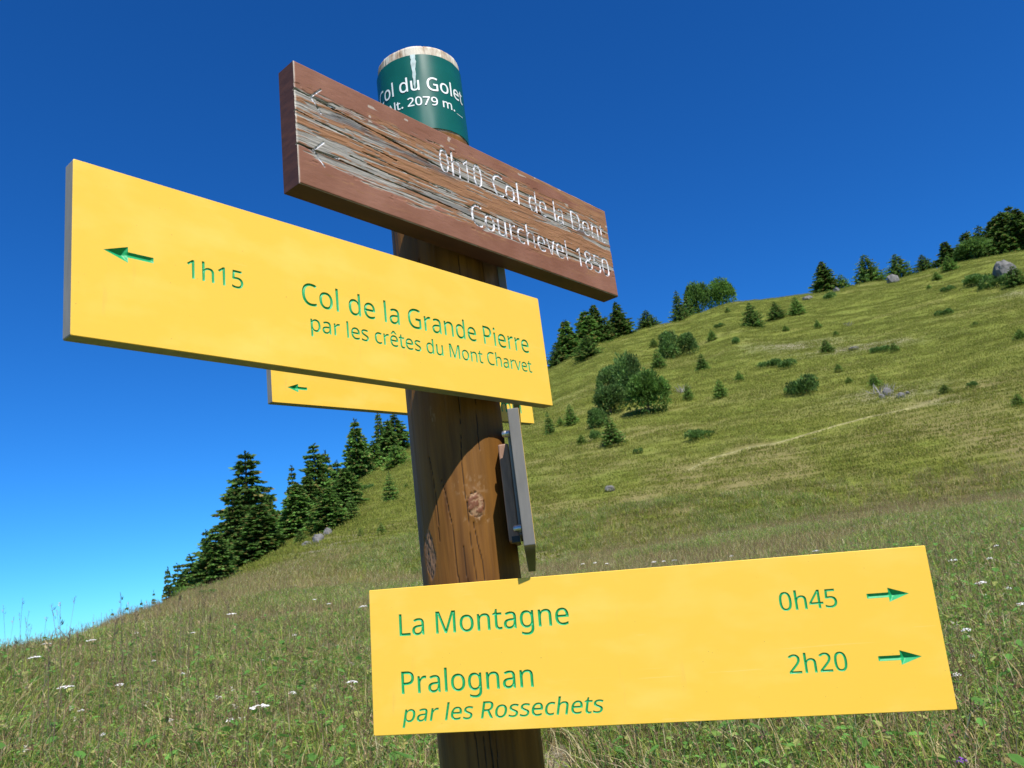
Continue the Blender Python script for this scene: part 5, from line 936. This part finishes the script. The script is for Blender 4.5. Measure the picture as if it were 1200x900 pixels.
# ---------------------------------------------------------------- rocks and dead wood
def rock(px, py, wpx, hpx, label, seed, group='pale rocks on the hillside', name='rock', cat='rock'):
    v, r = hit(px, py)
    if r is None: r = float(np.interp(math.atan2(v[0], v[1]), SKa[0], SKa[1]))
    x, y = v[0] * r, v[1] * r; sx = wpx / FOC * r / 2; sz = hpx / FOC * r
    import bmesh
    bm = bmesh.new(); bmesh.ops.create_icosphere(bm, subdivisions=3, radius=1)
    P = np.array([q.co[:] for q in bm.verts]); n1 = fbm(P[:, 0] * 1.6 + seed * 7, P[:, 1] * 1.6 + P[:, 2] * 2.1, seed, 3); n2_ = fbm(P[:, 0] * 5 + seed, P[:, 2] * 5 + P[:, 1] * 4, seed + 5, 3)
    P = P * (.55 + .8 * n1 + .25 * n2_)[:, None]; P = np.sign(P) * np.abs(P) ** .85
    for q, p in zip(bm.verts, P): q.co = (p[0] * sx, p[1] * sx * .8, p[2] * sz * .8 + sz * .25)
    me = bpy.data.meshes.new(name); bm.to_mesh(me); bm.free(); me.materials.append(M['rock'])
    o = bpy.data.objects.new(name, me); C.objects.link(o); o.location = (x, y, float(height(x, y)) + H); o.rotation_euler = (0, 0, seed * 1.3); tag(o, label, cat, group); return o
rock(1180, 327, 22, 17, 'large grey boulder among the dark trees on the upper right crest', 1, None, 'boulder', 'boulder')
rock(1047, 331, 11, 8, 'small pale rock between two spruces of the crest row', 2)
rock(947, 351, 11, 4, 'flat whitish rock on the crest left of the dark tilted spruce', 3)
rock(980, 342, 7, 4, 'tiny pale rock at the foot of the light green crest spruce', 4)
rock(1041, 464, 10, 8, 'white rock in the middle of the deadwood heap', 5)
rock(1034, 468, 7, 5, 'small rock at the lower left of the deadwood heap', 6)
rock(1056, 466, 8, 5, 'grey rock at the right of the deadwood heap', 7)
rock(1064, 462, 5, 3, 'smallest rock, right end of the deadwood heap', 8)
rock(373, 636, 15, 9, 'grey rock at the foot of the left slope trees', 9)
rock(384, 628, 10, 8, 'jagged grey rock above the lower one on the left slope', 10)
rock(396, 612, 14, 9, 'upper grey rock under the spruces of the left slope', 11)
rock(360, 640, 11, 5, 'pale flat rock at the lower end of the left slope rocks', 12)
rock(715, 575, 13, 5, 'single white stone low on the hillside above the bottom sign', 13)
rock(956, 517, 6, 3, 'small pale stone beside the trail', 14)
rock(1001, 410, 12, 3, 'flat brown grey rock on the earthen patch', 15)
def deadshrub(px, py, wpx, hpx, label, seed, n=26):
    v, r = hit(px, py); x, y = v[0] * r, v[1] * r; s_ = r / FOC; rs = np.random.RandomState(seed); V = []; F = []
    for q in range(n):
        p = np.array([rs.uniform(-.3, .3) * wpx * s_, rs.uniform(-.3, .3) * wpx * s_, -.05]); d = np.array([rs.normal() * .9, rs.normal() * .6, rs.uniform(.3, 1.1)]); d /= np.linalg.norm(d)
        l = hpx * s_ * rs.uniform(.6, 1.2); pts = [p, p + d * l * .5, p + d * l + np.array([rs.normal() * .1, 0, .05]) * l]; rad2 = [.035, .022, .006]
        b = len(V)
        for pt, rr in zip(pts, rad2):
            for i in range(4): V.append((pt[0] + rr * math.cos(1.57 * i), pt[1] + rr * math.sin(1.57 * i), pt[2]))
        for j in range(2):
            for i in range(4): F.append((b + j * 4 + i, b + j * 4 + (i + 1) % 4, b + j * 4 + 4 + (i + 1) % 4, b + j * 4 + 4 + i))
    o = mk('dead_shrub', V, F, [M['deadwood']]); o.location = (x, y, float(height(x, y)) + H); tag(o, label, 'dead shrub'); return o
deadshrub(1036, 462, 26, 15, 'bleached dead branches of the heap below the trail end', 1, 34)
deadshrub(800, 460, 14, 12, 'bleached dead shrub right of the large round bush', 2)
deadshrub(994, 382, 9, 6, 'grey dead shrub high on the hillside near the crest', 3)
deadshrub(392, 612, 14, 12, 'dead grey branches over the upper left slope rock', 4)

# ---------------------------------------------------------------- meadow: clumps scattered by geometry nodes
GREENS = [(.20, .32, .040), (.27, .34, .055), (.15, .28, .055), (.36, .40, .09), (.11, .23, .06)]
FARG = [(.215, .245, .038), (.235, .255, .042), (.195, .235, .036), (.245, .255, .050), (.19, .23, .040)]
FARD = [(.32, .28, .09), (.29, .26, .08), (.28, .23, .09), (.35, .31, .11), (.26, .25, .07)]
DRYS = [(.50, .41, .20), (.42, .32, .15), (.34, .21, .11), (.62, .54, .32), (.34, .28, .11)]
def blades(rs, n, spread, hmin, hmax, wd, drymix, curve=.8, far=False):
    V = []; F = []; Cc = []
    for q in range(n):
        a = rs.uniform(0, 6.283); rr = spread * math.sqrt(rs.rand()); p = np.array([rr * math.cos(a), rr * math.sin(a), -.03]); h = rs.uniform(hmin, hmax)
        b = rs.uniform(0, 6.283); ben = rs.uniform(.05, curve) * h; dx, dy = math.cos(b) * ben, math.sin(b) * ben; sa = rs.uniform(0, 3.14); w_ = wd * rs.uniform(.6, 1.4); sx, sy = math.cos(sa) * w_, math.sin(sa) * w_
        base = len(V)
        for t in (0, .45, .8): V += [(p[0] + dx * t * t - sx * (1 - t * .5), p[1] + dy * t * t - sy * (1 - t * .5), p[2] + h * t), (p[0] + dx * t * t + sx * (1 - t * .5), p[1] + dy * t * t + sy * (1 - t * .5), p[2] + h * t)]
        V.append((p[0] + dx * 1.1, p[1] + dy * 1.1, p[2] + h * (1 - .12 * ben / h)))
        F += [(base, base + 1, base + 3, base + 2), (base + 2, base + 3, base + 5, base + 4), (base + 4, base + 5, base + 6)]
        dr = rs.rand() < drymix; pal = (FARD if dr else FARG) if far else (DRYS if dr else GREENS); c = np.array(pal[rs.randint(5)]) * (rs.uniform(.85, 1.18) if far else rs.uniform(.65, 1.45)); Cc += [tuple(c)] * 7
    return V, F, Cc
def add(A, B):
    n = len(A[0]); A[0].extend(B[0]); A[1].extend([tuple(i + n for i in f) for f in B[1]]); A[2].extend(B[2])
def stalks(rs, n, spread, h0, h1, col=(.26, .19, .10), big=1.0):
    V = []; F = []; Cc = []
    for q in range(n):
        a = rs.uniform(0, 6.283); rr = spread * math.sqrt(rs.rand()); x, y = rr * math.cos(a), rr * math.sin(a); h = rs.uniform(h0, h1); lx, ly = rs.normal() * .09 * h, rs.normal() * .09 * h
        b = len(V); w_ = .0016
        for t in (0, .5, 1):
            for (sx, sy) in ((w_, 0), (-w_ * .5, w_), (-w_ * .5, -w_)): V.append((x + lx * t * t + sx, y + ly * t * t + sy, h * t))
        for j in (0, 1):
            for i in range(3): F.append((b + j * 3 + i, b + j * 3 + (i + 1) % 3, b + j * 3 + 3 + (i + 1) % 3, b + j * 3 + 3 + i))
        c = np.array(col) * rs.uniform(.7, 1.3); Cc += [tuple(c)] * 9; L = rs.uniform(.10, .22) * h; dark = np.array([(.30, .20, .13), (.48, .38, .21), (.40, .30, .18)][rs.randint(3)]) * rs.uniform(.7, 1.2)
        m = 12
        for k in range(m):
            t = 1 - L / h * k / m; an = rs.uniform(0, 6.283); px_, py_, pz = x + lx * t * t, y + ly * t * t, h * t; ln = (.005 + .012 * math.sin(3.14 * (k + .5) / m) * rs.uniform(.4, 1.2)) * big; b = len(V)
            V += [(px_, py_, pz), (px_ + math.cos(an) * ln, py_ + math.sin(an) * ln, pz + ln * .9), (px_ + math.cos(an + .5) * ln * .5, py_ + math.sin(an + .5) * ln * .5, pz + ln * .2), ]
            F.append((b, b + 1, b + 2)); Cc += [tuple(dark)] * 3
    return V, F, Cc
def herbs(rs, n, spread, h, lf):
    V = []; F = []; Cc = []
    for q in range(n):
        a = rs.uniform(0, 6.283); rr = spread * math.sqrt(rs.rand()); x, y = rr * math.cos(a), rr * math.sin(a); z = rs.uniform(.2, 1) * h; an = rs.uniform(0, 6.283); l = lf * rs.uniform(.5, 1.3); t = rs.uniform(-.2, .7)
        d = np.array([math.cos(an), math.sin(an), t]); s_ = np.array([-math.sin(an), math.cos(an), rs.uniform(-.3, .3)]) * l * .32; p = np.array([x, y, z]); b = len(V)
        V += [tuple(p), tuple(p + d * l * .35 + s_), tuple(p + d * l * .8 + s_ * .6 - np.array([0, 0, .1 * l])), tuple(p + d * l - np.array([0, 0, .25 * l])), tuple(p + d * l * .8 - s_ * .6 - np.array([0, 0, .1 * l])), tuple(p + d * l * .35 - s_)]
        F += [(b, b + 1, b + 2, b + 3), (b, b + 3, b + 4, b + 5)]; c = np.array([(.14, .32, .06), (.24, .38, .08), (.36, .38, .12), (.38, .30, .12)][rs.choice(4, p=[.45, .35, .15, .05])]) * rs.uniform(.8, 1.3); Cc += [tuple(c)] * 6
    return V, F, Cc
def blob_heads(rs, n, spread, h0, h1):
    V = []; F = []; Cc = []
    for q in range(n):
        a = rs.uniform(0, 6.283); rr = spread * math.sqrt(rs.rand()); x, y = rr * math.cos(a), rr * math.sin(a); h = rs.uniform(h0, h1); c = np.array([(.34, .22, .12), (.46, .38, .22), (.58, .54, .42), (.28, .17, .11)][rs.randint(4)]) * rs.uniform(.7, 1.2)
        for k in range(7):
            d = rs.normal(size=3); d /= np.linalg.norm(d); b = len(V); p = np.array([x, y, h]) + d * .006; e = rs.normal(size=3) * .006
            V += [tuple(p), tuple(p + d * .012 + e), tuple(p + d * .010 - e)]; F.append((b, b + 1, b + 2)); Cc += [tuple(c)] * 3
    return V, F, Cc
def clump(seed, kind):
    global GREENS, DRYS
    rs = np.random.RandomState(seed); A = ([], [], [])
    if kind == 'near':
        add(A, blades(rs, 150, .20, .12, .38, .0030, .26)); add(A, herbs(rs, 48, .19, .30, .024)); add(A, herbs(rs, 9 if seed % 2 else 2, .16, .30, .060)); add(A, blades(rs, 9, .19, .24, .44, .0028, .8, .9)); add(A, stalks(rs, 1, .18, .26, .42))
        add(A, blob_heads(rs, 1, .18, .2, .34))
    elif kind == 'mid':
        add(A, blob_heads(rs, 2, .34, .2, .36)); add(A, blades(rs, 150, .36, .14, .36, .0042, .40)); add(A, herbs(rs, 50, .34, .28, .036)); add(A, stalks(rs, 1, .34, .30, .48))
    elif kind == 'dry':
        add(A, blades(rs, 90, .34, .14, .40, .0034, .60)); add(A, stalks(rs, 4, .34, .32, .52))
    elif kind == 'far':
        add(A, blades(rs, 100, .75, .03, .12, .014, .15, .9, True))
    elif kind == 'tall':
        add(A, stalks(rs, 4, .6, .55, .98, (.22, .18, .13), 1.9))
    me = bpy.data.meshes.new('clump'); me.from_pydata(A[0], [], A[1]); me.materials.append(M['grass'])
    a = me.attributes.new('col', 'FLOAT_COLOR', 'POINT'); c4 = np.ones((len(A[0]), 4), np.float32); c4[:, :3] = np.array(A[2]); a.data.foreach_set('color', c4.ravel()); return me
def scatter(name, meshes, P, scl, rot):
    """one stuff object: every point of a point mesh carries one clump (geometry nodes)"""
    me = bpy.data.meshes.new(name); me.vertices.add(len(P)); me.vertices.foreach_set('co', np.asarray(P, np.float32).ravel())
    for k, v in (('size', scl), ('turn', rot), ('pick', np.arange(len(P)) % len(meshes))):
        a = me.attributes.new(k, 'FLOAT', 'POINT'); a.data.foreach_set('value', np.asarray(v, np.float32))
    o = bpy.data.objects.new(name, me); C.objects.link(o); me.materials.append(M['grass'])
    g = bpy.data.node_groups.new(name, 'GeometryNodeTree'); g.interface.new_socket('Geometry', in_out='INPUT', socket_type='NodeSocketGeometry'); g.interface.new_socket('Geometry', in_out='OUTPUT', socket_type='NodeSocketGeometry')
    gi = g.nodes.new('NodeGroupInput'); go = g.nodes.new('NodeGroupOutput'); jn = g.nodes.new('GeometryNodeJoinGeometry')
    def named(n):
        q = g.nodes.new('GeometryNodeInputNamedAttribute'); q.data_type = 'FLOAT'; q.inputs['Name'].default_value = n; return q.outputs['Attribute']
    for k, src in enumerate(meshes):
        so = bpy.data.objects.new('clump_source', src); oi = g.nodes.new('GeometryNodeObjectInfo'); oi.inputs['Object'].default_value = so
        ip = g.nodes.new('GeometryNodeInstanceOnPoints'); cmpn = g.nodes.new('FunctionNodeCompare'); cmpn.data_type = 'FLOAT'; cmpn.operation = 'EQUAL'
        g.links.new(named('pick'), cmpn.inputs[0]); cmpn.inputs[1].default_value = float(k); cmpn.inputs['Epsilon'].default_value = .1
        cb = g.nodes.new('ShaderNodeCombineXYZ'); g.links.new(named('turn'), cb.inputs[2]); cs = g.nodes.new('ShaderNodeCombineXYZ')
        for q in range(3): g.links.new(named('size'), cs.inputs[q])
        g.links.new(gi.outputs[0], ip.inputs['Points']); g.links.new(cmpn.outputs[0], ip.inputs['Selection']); g.links.new(oi.outputs['Geometry'], ip.inputs['Instance'])
        g.links.new(cb.outputs[0], ip.inputs['Rotation']); g.links.new(cs.outputs[0], ip.inputs['Scale']); g.links.new(ip.outputs[0], jn.inputs[0])
    g.links.new(jn.outputs[0], go.inputs[0]); md = o.modifiers.new('scatter', 'NODES'); md.node_group = g; return o
rs = np.random.RandomState(77)
def pts(n, r0, r1, a0=-40, a1=42, power=1.0):
    u = rs.rand(n); r = (r0 ** (2 * power) + u * (r1 ** (2 * power) - r0 ** (2 * power))) ** (1 / (2 * power)); a = np.radians(rs.uniform(a0, a1, n)); return r * np.sin(a), r * np.cos(a)
def sink(x, y): return np.stack([x, y, height(x, y) + H], 1)
def clear_post(x, y):                       # trodden ground round the two posts, and the bare strip beside them
    d = np.minimum(np.hypot(x - AX[0], y - AX[1]), np.hypot(x - c2[0], y - c2[1])); v, r = hit(652, 872); rr = np.clip(np.hypot(x, y), 2.6, 5.2); d2 = np.hypot(x - v[0] * rr, y - v[1] * rr) * np.where(np.hypot(x, y) < 5.6, 1, 1)
    v, r = hit(641, 662); d3 = np.hypot((x - v[0] * r) / 1.2, (y - v[1] * r) / 3.0); return (d > .16) & (d2 > .24) & (d3 > .8)
near_m = [clump(100 + k, 'near') for k in range(7)]; mid_m = [clump(200 + k, 'mid') for k in range(6)]; dry_m = [clump(300 + k, 'dry') for k in range(5)]; far_m = [clump(400 + k, 'far') for k in range(5)]; tall_m = [clump(500 + k, 'tall') for k in range(4)]
x, y = pts(7600, 1.2, 14.0, power=.55); k = clear_post(x, y); x, y = x[k], y[k]
o = scatter('meadow_grass', near_m, sink(x, y), rs.uniform(.75, 1.25, len(x)), rs.uniform(0, 6.28, len(x))); tag(o, 'thick green and straw coloured meadow grass in the foreground', 'grass', kind='stuff')
x, y = pts(10500, 5.0, 36, power=.8); k = clear_post(x, y); x, y = x[k], y[k]; dn = fbm(x * .22, y * .22, 61, 3) + .10 * sstep(10, 26, np.hypot(x, y)); isd = dn > .55
o = scatter('meadow_herbs', mid_m, sink(x[~isd], y[~isd]), rs.uniform(.7, 1.15, (~isd).sum()), rs.uniform(0, 6.28, (~isd).sum())); tag(o, 'mixed green herbs and grass of the middle meadow', 'grass', kind='stuff')
x2, y2 = pts(1400, 2.0, 8.0); isn = fbm(x2 * .5, y2 * .5, 62, 2) > .66
xd = np.concatenate([x[isd], x2[isn]]); yd = np.concatenate([y[isd], y2[isn]])
k = clear_post(xd, yd) & (np.hypot(xd, yd) > 2.2); xd, yd = xd[k], yd[k]
o = scatter('dry_grass', dry_m, sink(xd, yd), rs.uniform(.65, 1.0, len(xd)), rs.uniform(0, 6.28, len(xd))); tag(o, 'dry brownish seed heads among the meadow grass', 'grass', kind='stuff')
x, y = pts(70000, 30, 152, -38, 42, power=.75); P = sink(x, y)
bd_ = np.interp(np.arctan2(x, y), SKa[0], SKa[1]); k = (np.hypot(x, y) < bd_ + 3); P = P[k]
pp = np.array(PATHPTS); keep = np.ones(len(P), bool)
for i0 in range(0, len(P), 5000):
    q = P[i0:i0 + 5000, :2]; d_ = np.min((q[:, None, 0] - pp[None, :, 0]) ** 2 + (q[:, None, 1] - pp[None, :, 1]) ** 2, 1); keep[i0:i0 + 5000] = d_ > .14
P = P[keep]
o = scatter('hillside_grass', far_m, P, rs.uniform(.6, 1.25, len(P)), rs.uniform(0, 6.28, len(P))); tag(o, 'short olive grass tufts covering the steep hillside', 'grass', kind='stuff')
x, y = pts(34, 5.0, 12.5, -40, -22); o = scatter('tall_grass_stalks', tall_m, sink(x, y), rs.uniform(.7, 1.1, len(x)), rs.uniform(0, 6.28, len(x))); tag(o, 'tall thin grass stalks with seed heads against the sky at far left', 'grass', kind='stuff')

# ---------------------------------------------------------------- single flowers one can point at
M['petal'] = flat('white_petals', (.78, .77, .74), .7, var=.08); M['stem'] = flat('flower_stem', (.10, .14, .04), .7); M['purple'] = flat('purple_petals', (.22, .05, .42), .6)
def flower(px, py, wpx, label, group, near=.34, mat='petal', seed=1):
    v, r = hit(px, py)
    v = unp(px, py); v = v / math.hypot(v[0], v[1]); q = np.arange(1.8, 40, .05); g_ = v[2] * q - height(v[0] * q, v[1] * q)
    k = np.where(g_ < near)[0]; r = q[k[0]] if len(k) else 9.0
    hd = v * r; x, y, z = hd[0], hd[1], hd[2]; zg = float(height(x, y)); rs = np.random.RandomState(seed); R1 = wpx / FOC * r / 2
    root = empty('wild_flower', (x, y, zg + H)); h = z - zg; tag(root, label, 'flower', group); V = []; F = []
    for t in (0, .5, 1):
        for i in range(4): V.append((math.cos(1.57 * i) * .0018 + .01 * math.sin(t * 3), math.sin(1.57 * i) * .0018, h * t))
    for j in (0, 1):
        for i in range(4): F.append((j * 4 + i, j * 4 + (i + 1) % 4, j * 4 + 4 + (i + 1) % 4, j * 4 + 4 + i))
    mk('stem', V, F, [M['stem']], root); V = []; F = []
    for q in range(26):
        a = rs.uniform(0, 6.28); rr = R1 * math.sqrt(rs.rand()); cx, cy = math.cos(a) * rr, math.sin(a) * rr; cz = h + .012 * (1 - (rr / R1) ** 2) + rs.uniform(-.004, .004); pr = R1 * .22 * rs.uniform(.7, 1.2); b = len(V); V.append((cx, cy, cz + pr * .5))
        for i in range(5): V.append((cx + pr * math.cos(1.257 * i), cy + pr * math.sin(1.257 * i), cz + rs.uniform(-.2, .2) * pr))
        for i in range(5): F.append((b, b + 1 + i, b + 1 + (i + 1) % 5))
    mk('flower_head', V, F, [M[mat]], root); return root
GF = 'small white flower heads in the meadow'
for k, (px, py, wpx, lab) in enumerate([
    (304, 829, 19, 'broad white umbel in the foreground meadow left of the bottom sign'), (412, 800, 12, 'white flower head just left of the lettering side of the bottom sign'),
    (427, 711, 12, 'bright white flower pair touching the upper left corner of the bottom sign'), (271, 720, 9, 'white flower head high in the left meadow'),
    (270, 845, 9, 'pale flower head lower left of the broad white umbel'), (342, 813, 9, 'white flower head right above the broad umbel'),
    (306, 774, 5, 'single tiny white flower in the middle of the left meadow'), (258, 818, 5, 'tiny white flower left of the broad umbel'),
    (41, 771, 12, 'white flower cluster near the left skyline'), (54, 755, 9, 'white flower head touching the left skyline'),
    (76, 806, 14, 'flat pale umbel in the far left meadow'), (140, 803, 8, 'white flower head below the left skyline'), (107, 751, 10, 'white flower pair on the skyline left'),
    (1117, 657, 8, 'pale flower head right above the bottom sign end'), (1150, 684, 12, 'pale pink flower cluster right of the bottom sign'),
    (1196, 709, 9, 'white flower cut by the right picture edge'), (1133, 739, 9, 'pale flower head beside the right end of the bottom sign'),
    (1121, 792, 9, 'pale flower low beside the lower right corner of the sign')]):
    flower(px, py, wpx, lab, GF, seed=k + 1)
for k, (px, py, wpx, lab) in enumerate([(683, 661, 5, 'first tiny white flower from the left above the bottom sign'), (697, 660, 5, 'second tiny white flower from the left above the bottom sign'),
    (711, 661, 5, 'third tiny white flower from the left above the bottom sign'), (766, 659, 6, 'fourth tiny white flower above the bottom sign, first after a gap'), (778, 658, 5, 'fifth tiny white flower from the left above the bottom sign'),
    (790, 657, 6, 'sixth tiny white flower from the left above the bottom sign'), (857, 652, 5, 'lone tiny white flower above the middle of the bottom sign'), (956, 646, 7, 'tiny white flower above the 0h45 of the bottom sign'),
    (180, 775, 5, 'tiny white flower in dry grass below the left skyline'), (160, 742, 4, 'tiny white flower closest to the skyline below the last spruce'), (214, 790, 5, 'tiny white flower left of the middle of the left meadow'),
    (345, 745, 5, 'tiny white flower halfway between spruces and foreground, left of the sign'), (368, 703, 5, 'tiny white flower high in the meadow left of the bottom sign corner'), (385, 708, 5, 'tiny white flower just left of the bottom sign corner'),
    (95, 833, 6, 'tiny white flower in the lower left meadow, upper of three'), (200, 845, 6, 'tiny white flower in the lower left meadow, right of three'), (120, 862, 6, 'tiny white flower in the lower left meadow, lowest of three'),
    (226, 742, 5, 'tiny white flower near the top of the left meadow'), (1160, 655, 6, 'tiny white flower high up right of the bottom sign'), (1182, 690, 6, 'tiny white flower near the right picture edge'),
    (1168, 640, 5, 'highest tiny white flower right of the bottom sign'), (1140, 770, 5, 'tiny white flower right of the lower arrow on the bottom sign')]):
    flower(px, py, wpx, lab, 'tiny white flowers', seed=60 + k)
flower(1127, 893, 10, 'small purple flower at the bottom edge right of the sign', None, mat='purple', seed=99)
